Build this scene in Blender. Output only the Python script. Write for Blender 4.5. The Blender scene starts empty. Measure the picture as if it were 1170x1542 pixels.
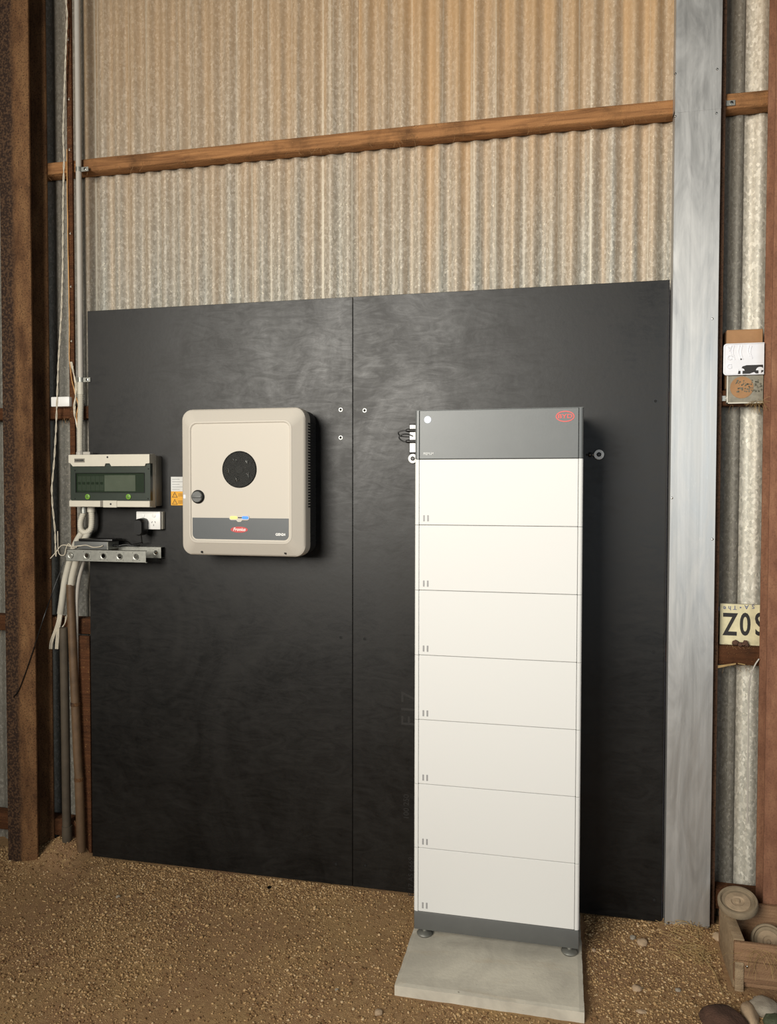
import bpy, bmesh, math, random
import numpy as np
from mathutils import Vector, Matrix, Euler, noise as mnoise
random.seed(7)
rng = np.random.default_rng(7)
PI = math.pi
SC = bpy.context.scene
COL = SC.collection

# ------------------------------------------------------------------ camera
H, D, F = 1.665, 3.08, 1165.0
YAW, PITCH = math.radians(12.49), math.radians(1.67)
cd = bpy.data.cameras.new('camera')
cam = bpy.data.objects.new('camera', cd); COL.objects.link(cam)
cam.location = (0, -D, H)
cam.rotation_mode = 'XYZ'
cam.rotation_euler = (Matrix.Rotation(YAW, 3, 'Z') @ Matrix.Rotation(PI/2 - PITCH, 3, 'X') @ Matrix.Rotation(math.radians(0.1), 3, 'Z')).to_euler()
cd.sensor_fit = 'VERTICAL'; cd.sensor_height = 36.0; cd.lens = F/1542*36
cd.clip_start = .05
SC.camera = cam

# ------------------------------------------------------------------ world, light, exposure
w = bpy.data.worlds.new('world'); SC.world = w; w.use_nodes = True
bg = w.node_tree.nodes['Background']
bg.inputs[0].default_value = (1.0, 0.93, 0.84, 1); bg.inputs[1].default_value = 0.055

def area(name, loc, target, sx, sy, power, color, spread=180):
    l = bpy.data.lights.new(name, 'AREA'); l.shape = 'RECTANGLE'; l.size = sx; l.size_y = sy
    l.energy = power; l.color = color; l.spread = math.radians(spread)
    o = bpy.data.objects.new(name, l); COL.objects.link(o); o.location = loc
    o.rotation_euler = (Vector(target) - Vector(loc)).to_track_quat('-Z', 'Y').to_euler()
    return o
# daylight through the shed's open doorway behind the camera, and a second opening to the right
area('doorway_light', (-2.15, -5.2, 2.9), (0.35, 0, 2.35), 2.3, 2.2, 205, (1.0, 0.95, 0.86), 98)
area('side_opening_light', (2.1, -5.6, 2.0), (0.8, 0, 1.6), 1.1, 2.4, 85, (0.84, 0.93, 1.0))

SC.view_settings.view_transform = 'Standard'
SC.view_settings.look = 'None'
SC.view_settings.gamma = 1
SC.view_settings.use_curve_mapping = False
SC.view_settings.exposure = -0.66

# ------------------------------------------------------------------ helpers
CM = cam.rotation_euler.to_matrix()
CL = Vector((0, -D, H))
def ray(px, py):
    return CM @ Vector(((px-585)/F, -(py-771)/F, -1))
def P(px, py, y=0.0):            # where the photograph's point lies on the wall-parallel plane y
    d = ray(px, py); t = (y - CL.y)/d.y
    return CL + d*t
def G(px, py, z=0.0):            # ... on a level plane z
    d = ray(px, py); t = (z - CL.z)/d.z
    return CL + d*t

class S:
    """collects shapes into one bmesh"""
    def __init__(s): s.b = bmesh.new()
    def box(s, a, b, bev=0, seg=2, rot=None):
        a = Vector(a); b = Vector(b); c = (a+b)/2; d = b-a
        t = bmesh.new(); bmesh.ops.create_cube(t, size=1)
        for v in t.verts: v.co = Vector((v.co.x*abs(d.x), v.co.y*abs(d.y), v.co.z*abs(d.z)))
        if bev: bmesh.ops.bevel(t, geom=t.edges[:], offset=bev, segments=seg, affect='EDGES', profile=.5)
        m = Matrix.Translation(c)
        if rot: m = m @ Euler(rot).to_matrix().to_4x4()
        t.transform(m); s.add(t); return s
    def add(s, t):
        me = bpy.data.meshes.new('t'); t.to_mesh(me); s.b.from_mesh(me); bpy.data.meshes.remove(me); t.free()
    def rings(s, rs, cap0=True, cap1=True, closed=True):
        vs = [[s.b.verts.new(p) for p in r] for r in rs]
        n = len(rs[0])
        for i in range(len(vs)-1):
            for j in range(n if closed else n-1):
                k = (j+1) % n
                s.b.faces.new((vs[i][j], vs[i][k], vs[i+1][k], vs[i+1][j]))
        if cap0: s.b.faces.new(list(reversed(vs[0])))
        if cap1: s.b.faces.new(vs[-1])
        return s
    def tube(s, pts, r, n=10, cap=True):
        pts = [Vector(p) for p in pts]
        rr = r if hasattr(r, '__len__') else [r]*len(pts)
        u = None; rs = []
        for i, p in enumerate(pts):
            t = (pts[min(i+1, len(pts)-1)] - pts[max(i-1, 0)]).normalized()
            if u is None:
                u = t.cross(Vector((0, 1, 0)))
                if u.length < .1: u = t.cross(Vector((1, 0, 0)))
            u = (u - t*u.dot(t)).normalized(); v = t.cross(u)
            rs.append([p + (u*math.cos(a)+v*math.sin(a))*rr[i] for a in [2*PI*j/n for j in range(n)]])
        return s.rings(rs, cap, cap)
    def lathe(s, c, axis, prof, n=24, cap0=True, cap1=True):
        c = Vector(c); ax = Vector(axis).normalized()
        u = ax.cross(Vector((0, 0, 1)))
        if u.length < .1: u = ax.cross(Vector((1, 0, 0)))
        u.normalize(); v = ax.cross(u)
        return s.rings([[c + ax*h + (u*math.cos(a)+v*math.sin(a))*max(r, 1e-5) for a in [2*PI*j/n for j in range(n)]] for r, h in prof], cap0, cap1)
    def prism(s, pts, d):          # polygon of points extruded by vector d
        d = Vector(d)
        return s.rings([[Vector(p) for p in pts], [Vector(p)+d for p in pts]])
    def poly(s, pts):
        s.b.faces.new([s.b.verts.new(p) for p in pts]); return s

ROOT = {}
def origin_of(o):
    while o.parent: o = o.parent
    return o.location.copy()
def obj(name, s, mat, parent=None, origin=(0,0,0), smooth=None, label=None):
    b = s.b if isinstance(s, S) else s
    bmesh.ops.recalc_face_normals(b, faces=b.faces[:])
    o0 = origin_of(parent) if parent else Vector(origin)
    b.transform(Matrix.Translation(-o0))
    me = bpy.data.meshes.new(name); b.to_mesh(me); b.free()
    if mat: me.materials.append(mat)
    if smooth is not None:
        me.shade_smooth()
        try: me.set_sharp_from_angle(angle=math.radians(smooth))
        except Exception: pass
    o = bpy.data.objects.new(name, me); COL.objects.link(o)
    if parent: o.parent = parent
    else: o.location = o0
    if label: o['label'] = label
    return o
def thing(name, label, cat, loc=(0,0,0), group=None, kind=None):
    o = bpy.data.objects.new(name, None); COL.objects.link(o); o.location = loc; o.empty_display_size = .05
    return tag(o, label, cat, group, kind)
def tag(o, label=None, cat=None, group=None, kind=None):
    if label: o['label'] = label
    if cat: o['category'] = cat
    if group: o['group'] = group
    if kind: o['kind'] = kind
    return o
def link_copy(o, parent):
    c = o.copy(); COL.objects.link(c); c.parent = parent; return c

def rrect(w, h, r, n=6):           # rounded rectangle outline in (x,z)
    out = []
    for cx, cz, a0 in ((w/2-r, h/2-r, 0), (-w/2+r, h/2-r, PI/2), (-w/2+r, -h/2+r, PI), (w/2-r, -h/2+r, 3*PI/2)):
        for i in range(n+1):
            a = a0 + PI/2*i/n; out.append((cx+r*math.cos(a), cz+r*math.sin(a)))
    return out
def rr3(c, w, h, r, y, n=6):
    return [Vector((c[0]+x, y, c[1]+z)) for x, z in rrect(w, h, r, n)]
def spline(pts, n=8):              # Catmull-Rom through points
    pts = [Vector(p) for p in pts]; q = [pts[0]*2-pts[1]] + pts + [pts[-1]*2-pts[-2]]; out = []
    for i in range(1, len(q)-2):
        for k in range(n):
            t = k/n; a, b, c, d = q[i-1:i+3]
            out.append(.5*((2*b)+(c-a)*t+(2*a-5*b+4*c-d)*t*t+(3*b-a-3*c+d)*t**3))
    return out + [pts[-1]]
def corrug(path, r, pitch=.006, amp=.0012):     # resample and give ribs
    L = [0]
    for i in range(1, len(path)): L.append(L[-1]+(path[i]-path[i-1]).length)
    n = max(8, int(L[-1]/pitch*4)); out = []; rr = []; j = 0
    for k in range(n+1):
        s = L[-1]*k/n
        while j < len(L)-2 and L[j+1] < s: j += 1
        t = (s-L[j])/max(1e-9, L[j+1]-L[j]); out.append(path[j].lerp(path[j+1], t)); rr.append(r+amp*math.cos(k*PI/2))
    return out, rr
def text(name, body, size, loc, mat, parent, rot=(PI/2, 0, 0), ext=.0004, sx=1, align='LEFT', shear=0, bold=0):
    c = bpy.data.curves.new('t', 'FONT'); c.body = body; c.size = size; c.extrude = ext; c.align_x = align; c.align_y = 'CENTER'; c.shear = shear; c.offset = bold
    c.resolution_u = 4
    t = bpy.data.objects.new('t', c); COL.objects.link(t)
    dg = bpy.context.evaluated_depsgraph_get(); dg.update()
    me = bpy.data.meshes.new_from_object(t.evaluated_get(dg)); bpy.data.objects.remove(t)
    me.transform(Matrix.Translation(Vector(loc)-(origin_of(parent))) @ Euler(rot).to_matrix().to_4x4() @ Matrix.Diagonal((sx, 1, 1, 1)))
    me.materials.clear(); me.materials.append(mat)
    o = bpy.data.objects.new(name, me); COL.objects.link(o); o.parent = parent
    return o

# ------------------------------------------------------------------ materials
def lin(c):
    return tuple(((v/255+.055)/1.055)**2.4 if v > 10 else v/255/12.92 for v in c) + (1,)
class NT:
    def __init__(s, name):
        s.m = bpy.data.materials.new(name); s.m.use_nodes = True; s.t = s.m.node_tree; s.p = s.t.nodes['Principled BSDF']
        s.tc = s.t.nodes.new('ShaderNodeTexCoord').outputs['Object']
    def n(s, k, **kw):
        x = s.t.nodes.new(k)
        for a, b in kw.items(): setattr(x, a, b)
        return x
    def l(s, a, b): s.t.links.new(a, b)
    def mapped(s, sc, loc=(0,0,0)):
        m = s.n('ShaderNodeMapping'); m.inputs['Scale'].default_value = sc; m.inputs['Location'].default_value = loc; s.l(s.tc, m.inputs[0]); return m.outputs[0]
    def noise(s, sc, detail=4, vec=None, rough=.55, dist=0):
        x = s.n('ShaderNodeTexNoise'); x.inputs['Scale'].default_value = sc; x.inputs['Detail'].default_value = detail
        x.inputs['Roughness'].default_value = rough; x.inputs['Distortion'].default_value = dist
        s.l(vec or s.tc, x.inputs['Vector']); return x.outputs['Fac']
    def ramp(s, fac, stops, interp='LINEAR'):
        r = s.n('ShaderNodeValToRGB'); e = r.color_ramp.elements; r.color_ramp.interpolation = interp
        while len(e) < len(stops): e.new(.5)
        for k, (p, c) in zip(e, stops):
            k.position = p; k.color = c if hasattr(c, '__len__') else (c, c, c, 1)
        s.l(fac, r.inputs[0]); return r.outputs[0]
    def mix(s, a, b, f, mode='MIX'):
        x = s.n('ShaderNodeMix', data_type='RGBA', blend_type=mode)
        for v, i in ((f, 0), (a, 6), (b, 7)):
            if isinstance(v, (float, int)): x.inputs[i].default_value = v
            elif isinstance(v, tuple): x.inputs[i].default_value = v
            else: s.l(v, x.inputs[i])
        return x.outputs[2]
    def bump(s, h, dist=.002, st=1):
        x = s.n('ShaderNodeBump'); x.inputs['Distance'].default_value = dist; x.inputs['Strength'].default_value = st
        s.l(h, x.inputs['Height']); s.l(x.outputs[0], s.p.inputs['Normal'])
    def set(s, **kw):
        for a, v in kw.items():
            i = s.p.inputs[{'color': 'Base Color', 'rough': 'Roughness', 'metal': 'Metallic', 'spec': 'Specular IOR Level', 'trans': 'Transmission Weight', 'ecol': 'Emission Color', 'est': 'Emission Strength', 'alpha': 'Alpha', 'ior': 'IOR'}[a]]
            if isinstance(v, (float, int, tuple)): i.default_value = v
            else: s.l(v, i)
        return s
def plain(name, c, rough=.5, metal=0, var=.06, vs=30, bump=0, spec=.5):
    t = NT(name); c = lin(c)
    d = tuple(v*(1-var*2.5) for v in c[:3])+(1,)
    t.set(color=t.mix(c, d, t.ramp(t.noise(vs, 5), [(.35, 0.), (.75, 1.)])), rough=rough, metal=metal, spec=spec)
    if bump: t.bump(t.noise(vs*8, 3), bump)
    return t.m

def galv(name, tan=.5, dark=0.0, bright=1.0):
    t = NT(name)
    v = t.n('ShaderNodeTexVoronoi'); v.inputs['Scale'].default_value = 1; t.l(t.mapped((120, 120, 80)), v.inputs['Vector'])
    bw = t.n('ShaderNodeRGBToBW'); t.l(v.outputs['Color'], bw.inputs[0])
    b = bright; q = lambda *c: lin(tuple(min(250, x*b) for x in c))
    col = t.ramp(bw.outputs[0], [(.15, q(138, 137, 129)), (.6, q(158, 156, 147)), (.9, q(182, 180, 171))])
    fl = t.noise(1, 3, t.mapped((190, 190, 110)), .6)
    col = t.mix(col, lin((232, 226, 206)), t.ramp(fl, [(.60, 0.), (.66, .65)]))
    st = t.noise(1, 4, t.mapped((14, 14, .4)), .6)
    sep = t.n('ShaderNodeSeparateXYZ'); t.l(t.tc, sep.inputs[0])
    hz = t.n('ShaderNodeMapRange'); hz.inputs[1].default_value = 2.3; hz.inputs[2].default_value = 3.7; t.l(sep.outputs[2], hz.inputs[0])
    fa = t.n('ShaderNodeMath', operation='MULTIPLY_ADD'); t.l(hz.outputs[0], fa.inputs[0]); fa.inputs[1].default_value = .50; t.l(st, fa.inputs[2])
    col = t.mix(col, lin((186, 148, 102)), t.ramp(fa.outputs[0], [(.42, 0.), (1.0, tan)]))  # tan deepens with height, broken up by vertical streaks
    ws = t.noise(1, 3, t.mapped((60, 60, .3), (3, 1, 5)), .6)
    col = t.mix(col, lin((216, 210, 192)), t.ramp(ws, [(.58, 0.), (.72, .55)]))
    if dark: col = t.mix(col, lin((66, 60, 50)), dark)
    t.set(color=col, metal=.18, rough=t.ramp(bw.outputs[0], [(0, .5), (1, .64)]), spec=.3)
    return t.m

def rust(name, a, b, c, scale=14, bump=.003, side=False):
    t = NT(name)
    n1 = t.noise(1, 8, t.mapped((scale, scale, scale*.35)), .65); n2 = t.noise(160, 5)
    col = t.ramp(n1, [(.3, lin(a)), (.52, lin(b)), (.72, lin(c))])
    col = t.mix(col, lin(tuple(x*.45 for x in a)), t.ramp(n2, [(.5, 0.), (.68, .7 if scale < 20 else .3)]))
    if side:      # thick flaky scale on the flange's left half
        sep = t.n('ShaderNodeSeparateXYZ'); t.l(t.tc, sep.inputs[0])
        ad = t.n('ShaderNodeMath', operation='MULTIPLY_ADD'); t.l(t.noise(1, 4, t.mapped((30, 30, 9))), ad.inputs[0]); ad.inputs[1].default_value = .05; t.l(sep.outputs[0], ad.inputs[2])
        col = t.mix(t.mix(lin((46, 32, 24)), lin((84, 62, 44)), t.ramp(t.noise(110, 4), [(.45, 0.), (.6, 1.)])), col, t.ramp(ad.outputs[0], [(.005, 0.), (.03, 1.)]))
    t.set(color=col, rough=.85, spec=.25); t.bump(t.mix(n1, n2, .5), bump); return t.m

def timber(name, a, b, scale=1):
    t = NT(name)
    n1 = t.noise(1, 6, t.mapped((3*scale, 40*scale, 60*scale)), .6, 1.2); n2 = t.noise(9, 4); n3 = t.noise(220, 3)
    col = t.ramp(n1, [(.3, lin(a)), (.7, lin(b))])
    col = t.mix(col, lin(tuple(v*.55 for v in a)), t.ramp(n2, [(.52, 0.), (.75, .7)]))
    col = t.mix(col, lin((205, 160, 100)), t.ramp(n3, [(.64, 0.), (.72, .5)]))
    t.set(color=col, rough=.85, spec=.2); t.bump(t.mix(t.mix(n1, n2, .5), n3, .5), .006); return t.m

def formply():
    t = NT('black_formply')
    n1 = t.noise(1, 7, t.mapped((2.2, 2.2, 1.5)), .68, 1.6); n2 = t.noise(1, 6, t.mapped((7, 7, 22)), .7, 2.0); n3 = t.noise(55, 5)
    m = t.mix(n1, n2, .45)
    col = t.ramp(m, [(.38, lin((5, 5, 5))), (.62, lin((20, 18, 15)))])
    t.set(color=col, rough=t.ramp(m, [(.38, .38), (.6, .52)]), spec=.45)
    t.bump(n3, .00035, .5); return t.m

def cover_metal():
    t = NT('zinc_flashing')
    n1 = t.noise(1, 6, t.mapped((60, 60, .8)), .6, .3); n2 = t.noise(1, 6, t.mapped((12, 12, 2.2), (2, 0, 0)), .65, 1.6); n3 = t.noise(1, 3, t.mapped((260, 260, 40)), .6)
    col = t.ramp(t.mix(n1, n2, .5), [(.35, lin((172, 172, 170))), (.68, lin((204, 203, 200)))])
    col = t.mix(col, lin((222, 220, 214)), t.ramp(n3, [(.62, 0.), (.72, .35)]))
    t.set(color=col, metal=.7, rough=t.ramp(n2, [(.35, .36), (.65, .5)])); t.bump(n1, .0002, .3); return t.m

def dirt():
    t = NT('dirt')
    n1 = t.noise(1.7, 5, None, .6); n2 = t.noise(45, 8, None, .7); n3 = t.noise(260, 4)
    col = t.ramp(n1, [(.38, lin((172, 140, 98))), (.62, lin((154, 120, 90)))])
    col = t.mix(col, lin((196, 164, 118)), t.ramp(n2, [(.5, 0.), (.7, .75)]))
    col = t.mix(col, lin((74, 54, 36)), t.ramp(n3, [(.55, 0.), (.72, .6)]))
    t.set(color=col, rough=.95, spec=.15); t.bump(t.mix(n2, n3, .5), .006); return t.m

def pebbles_mat():
    t = NT('gravel_stone')
    v = t.n('ShaderNodeAttribute', attribute_name='tone')
    n = t.noise(150, 4)
    col = t.ramp(v.outputs['Fac'], [(0, lin((118, 88, 60))), (.45, lin((176, 144, 102))), (.8, lin((200, 168, 122))), (1, lin((210, 184, 146)))])
    col = t.mix(col, lin((96, 66, 42)), t.ramp(n, [(.5, 0.), (.75, .4)]))
    t.set(color=col, rough=.9, spec=.2); return t.m

def concrete():
    t = NT('concrete')
    n1 = t.noise(5, 6, None, .65, .8); n2 = t.noise(90, 5); n3 = t.noise(1, 5, t.mapped((3, 9, 3)), .6, 1)
    col = t.ramp(n1, [(.36, lin((186, 180, 166))), (.6, lin((208, 202, 186)))])
    col = t.mix(col, lin((186, 164, 130)), t.ramp(n3, [(.56, 0.), (.75, .5)]))
    col = t.mix(col, lin((96, 88, 76)), t.ramp(t.noise(60, 2), [(.72, 0.), (.78, .7)]))
    t.set(color=col, rough=.85, spec=.25); t.bump(t.mix(n1, n2, .5), .0015); return t.m

MAT = dict(
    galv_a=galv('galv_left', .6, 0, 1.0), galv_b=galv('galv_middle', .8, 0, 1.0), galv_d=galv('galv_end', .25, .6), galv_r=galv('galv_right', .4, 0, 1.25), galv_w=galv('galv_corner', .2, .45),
    timber=timber('brown_timber', (112, 76, 48), (172, 124, 80)), timber_dark=timber('dark_timber', (66, 40, 24), (98, 62, 38)),
    crate=timber('weathered_crate', (142, 120, 94), (176, 154, 124)), crate_red=timber('crate_front', (126, 96, 72), (158, 126, 96)),
    rust_l=rust('rusty_steel_left', (66, 42, 26), (112, 80, 52), (134, 100, 66), side=True), post=rust('post_steel', (60, 42, 30), (84, 60, 44), (98, 72, 52)), rust_r=rust('rusty_steel_right', (112, 76, 58), (134, 94, 72), (150, 110, 84), 30, .0015),
    ply=formply(), plyedge=plain('panel_edge', (58, 58, 66), .5), cover=cover_metal(),
    dirt=dirt(), pebble=pebbles_mat(), concrete=concrete(),
    white=plain('battery_white', (222, 222, 219), .6, 0, .0, 3, 0, .3), inv=plain('inverter_shell', (203, 196, 184), .62, 0, .0, 4, .0001, .25), grey=plain('graphite_paint', (104, 107, 107), .42, .1, .02, 20, .0001),
    grey2=plain('dark_graphite', (98, 99, 97), .5, .1, .03), band=plain('band_grey', (78, 82, 84), .4, 0, .02), black=plain('black_plastic', (18, 18, 18), .38), blackm=plain('black_matte', (12, 12, 12), .8),
    finm=plain('heatsink', (56, 56, 56), .5, .4), chrome=plain('chrome', (210, 210, 205), .18, 1.0), zinc=plain('zinc_steel', (168, 168, 160), .42, .7, .1, 60), mesh=plain('guard_mesh', (120, 120, 114), .4, .3),
    pvc=plain('grey_conduit', (182, 176, 166), .5, 0, .03, 40), pvcw=plain('pale_conduit', (206, 200, 184), .5, 0, .04, 30), pvcd=plain('brown_pipe', (112, 88, 64), .55, 0, .18, 18, .0005), pvcd2=plain('dusty_pipe', (86, 76, 62), .7, 0, .15, 18, .0005),
    box=plain('enclosure_plastic', (210, 204, 188), .45, 0, .02), boxg=plain('enclosure_back', (124, 118, 106), .5, 0, .04),
    wht=plain('white_plastic', (240, 239, 235), .4, 0, .02), cablew=plain('white_cable', (216, 206, 186), .5), cableo=plain('tan_cable', (206, 154, 94), .5),
    green=plain('green_latch', (122, 170, 60), .4), greend=plain('dark_green_slot', (30, 60, 24), .5), smokeframe=plain('smoked_frame', (52, 60, 52), .3), modbk=plain('breaker_face', (104, 110, 100), .4), blank=plain('blank_plate', (186, 192, 172), .5),
    yellow=plain('warning_yellow', (236, 170, 28), .5), paper=plain('label_white', (220, 220, 216), .5), ink=plain('ink_black', (26, 24, 22), .6), inkg=plain('ink_grey', (120, 120, 120), .6),
    red=plain('logo_red', (196, 52, 52), .4), redl=plain('logo_outline_red', (216, 92, 88), .4), silver=plain('print_silver', (200, 202, 200), .4), mark=plain('mark_grey', (158, 158, 158), .4),
    platew=plain('plate_back_white', (228, 228, 232), .45, 0, .03, 20), platey=plain('plate_cream', (226, 216, 176), .5, 0, .12, 25), plateblk=plain('plate_black', (40, 36, 34), .6, 0, .1, 60), blueink=plain('faded_blue', (98, 106, 138), .6), frameg=plain('frame_grey', (142, 136, 120), .6, 0, .15, 60),
    card=plain('cardboard', (166, 126, 88), .9, 0, .1, 20), straw=plain('dry_straw', (190, 160, 108), .85, 0, .2, 40), web=plain('dust_fibre', (150, 118, 80), .9),
    wheel=plain('dusty_wheel', (176, 154, 126), .9, 0, .14, 30, .001), wheelr=plain('dusty_tyre', (146, 130, 106), .9, 0, .12, 30, .001), stone=plain('pale_stone', (190, 164, 134), .9, 0, .1, 40, .002), stoned=plain('dark_clod', (92, 66, 52), .95, 0, .2, 20, .004), stoneg=plain('grey_stone', (164, 154, 138), .9, 0, .12, 30, .002),
    scalem=plain('rust_flakes', (120, 116, 100), .8, 0, .3, 90))
def glow(name, c, s):
    t = NT(name); t.set(color=lin(c), ecol=lin(c), est=s); return t.m
MAT['led_y'] = glow('led_yellow', (255, 226, 120), .7); MAT['led_b'] = glow('led_blue', (60, 130, 255), .9); MAT['led_w'] = glow('led_white', (214, 222, 236), .7)
t = NT('smoked_window'); t.set(color=lin((50, 66, 48)), rough=.12, alpha=.38); MAT['smoke'] = t.m
t = NT('stub'); t.set(color=lin((10, 10, 9)), rough=.95, spec=.05); MAT['void'] = t.m

# ------------------------------------------------------------------ ground
def gz(x, y):
    z = .010*mnoise.noise(Vector((x*1.3, y*1.3, 0))) + .005*mnoise.noise(Vector((x*5, y*5, 3)))
    z += .10*math.exp(-((x+2.18)**2+(y-.02)**2)/.018)*.9          # little heap at the foot of the left column
    z += .030*math.exp(-((x-.50)**2/.03+(y+.02)**2/.02))
    z += .05*math.exp(-((x-.40)**2+(y+.72)**2)/.012)
    if -.56 < x < .12 and -.66 < y < .02: z = min(z, .004)
    if abs(y) < .12 and -2.08 < x < .40: z = min(z, .006)
    return z - .004
def grid(name, x0, x1, y0, y1, st):
    nx = int((x1-x0)/st)+1; ny = int((y1-y0)/st)+1
    xs = np.linspace(x0, x1, nx); ys = np.linspace(y0, y1, ny)
    vs = [(x, y, gz(x, y)) for y in ys for x in xs]
    fs = [(j*nx+i, j*nx+i+1, (j+1)*nx+i+1, (j+1)*nx+i) for j in range(ny-1) for i in range(nx-1)]
    me = bpy.data.meshes.new(name); me.from_pydata(vs, [], fs); me.shade_smooth(); return me
me = grid('floor', -3.4, 2.6, -6.2, .3, .03); me.materials.append(MAT['dirt'])
floor = bpy.data.objects.new('floor', me); COL.objects.link(floor); tag(floor, 'bare brown dirt floor of the shed', kind='structure')

# gravel: tens of thousands of small angular stones, one mesh
ico = bmesh.new(); bmesh.ops.create_icosphere(ico, subdivisions=1, radius=1)
IV = np.array([v.co[:] for v in ico.verts]); IFc = np.array([[v.index for v in f.verts] for f in ico.faces]); ico.free()
def scatter(name, pts, sizes, mat, flat=.6):
    n = len(pts); V = np.tile(IV, (n, 1, 1)) * (1 + rng.uniform(-.28, .28, (n, 12, 1)))
    V *= rng.uniform(.55, 1.15, (n, 1, 3)) * np.array([1, 1, flat]); a = rng.uniform(0, 2*PI, n); c, s = np.cos(a), np.sin(a)
    t = rng.uniform(-.5, .5, n); ct, stt = np.cos(t), np.sin(t)
    x, y, z = V[..., 0].copy(), V[..., 1].copy(), V[..., 2].copy()
    y, z = y*ct[:, None]-z*stt[:, None], y*stt[:, None]+z*ct[:, None]
    V = np.stack([x*c[:, None]-y*s[:, None], x*s[:, None]+y*c[:, None], z], -1) * sizes[:, None, None] + pts[:, None, :]
    Fs = IFc[None] + (np.arange(n)*12)[:, None, None]
    me = bpy.data.meshes.new(name); nv = n*12; nf = n*20
    me.vertices.add(nv); me.vertices.foreach_set('co', V.reshape(-1)); me.loops.add(nf*3); me.loops.foreach_set('vertex_index', Fs.reshape(-1).astype(np.int32))
    me.polygons.add(nf); me.polygons.foreach_set('loop_start', np.arange(nf, dtype=np.int32)*3); me.update(calc_edges=True)
    at = me.attributes.new('tone', 'FLOAT', 'POINT'); at.data.foreach_set('value', np.repeat(rng.uniform(0, 1, n)**1.2, 12))
    me.materials.append(mat); o = bpy.data.objects.new(name, me); COL.objects.link(o); return o
pts = []; sz = []
N = 88000
cx = rng.uniform(-2.75, 1.15, N*2); cy = -rng.uniform(-.04, 1.0, N*2)**1.4*1.75
for x, y in zip(cx, cy):
    if -.53 < x < .105 and -.64 < y < .02: continue
    d = mnoise.noise(Vector((x*2.2, y*2.2, 8)))*.5+.5
    dens = .25+.75*min(1, max(0, (d-.3)*2.5))
    if x > .1: dens = 1
    if random.random() > dens: continue
    if .565 < x < 1.0 and -.37 < y < -.10: continue
    s = .0018+.0038*random.random()**1.9
    if random.random() < .06: s = .0045+.0025*random.random()
    if random.random() < .01: s = .006+.003*random.random()
    pts.append((x, y, gz(x, y)+s*.25)); sz.append(s)
    if len(pts) >= N: break
gv = scatter('gravel', np.array(pts), np.array(sz), MAT['pebble'])
tag(gv, 'loose tan gravel strewn over the dirt floor', 'gravel', kind='stuff')

# ------------------------------------------------------------------ corrugated walls
wb = thing('wall_back', 'tall corrugated galvanised iron back wall of the shed', None, (0, .085, 0), kind='structure')
PITCHC = .0762
def corr_sheet(name, x0, x1, y0, z0, z1, mat, parent, amp=.0095, along='x', label=None, flip=0):
    n = int(round((x1-x0)/PITCHC*12)); zs = [z0 + (z1-z0)*k/10 for k in range(11)]
    b = bmesh.new(); rows = []
    for th in (0, .0012):
        rows.append([[b.verts.new((x, y0+th+(amp)*math.cos(2*PI*x/PITCHC)+.0010*math.sin(z*1.7+x*2), z) if along == 'x' else (y0+th+amp*math.cos(2*PI*x/PITCHC), x, z)) for x in [x0+(x1-x0)*i/n for i in range(n+1)]] for z in zs])
    for r in rows:
        for k in range(10):
            for i in range(n): b.faces.new((r[k][i], r[k][i+1], r[k+1][i+1], r[k+1][i]))
    for e in (0, n):
        for k in range(10): b.faces.new((rows[0][k][e], rows[0][k+1][e], rows[1][k+1][e], rows[1][k][e]))
    return obj(name, b, mat, parent, smooth=60, label=label)
ZT = 4.3
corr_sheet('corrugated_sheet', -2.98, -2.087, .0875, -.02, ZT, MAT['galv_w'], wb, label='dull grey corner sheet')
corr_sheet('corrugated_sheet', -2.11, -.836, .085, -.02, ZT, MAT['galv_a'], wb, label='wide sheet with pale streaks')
corr_sheet('corrugated_sheet', -.862, .60, .0875, -.02, ZT, MAT['galv_b'], wb, label='wide tan-topped sheet')
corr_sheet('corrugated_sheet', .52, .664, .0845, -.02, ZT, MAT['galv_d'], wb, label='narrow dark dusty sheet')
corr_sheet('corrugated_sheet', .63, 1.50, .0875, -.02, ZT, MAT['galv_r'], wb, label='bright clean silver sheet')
wl = thing('wall_left', 'corrugated iron side wall at the left corner', None, (-3.0, 0, 0), kind='structure')
corr_sheet('corrugated_sheet', -3.6, .09, -3.0, -.02, ZT, MAT['galv_w'], wl, along='y')

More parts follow.
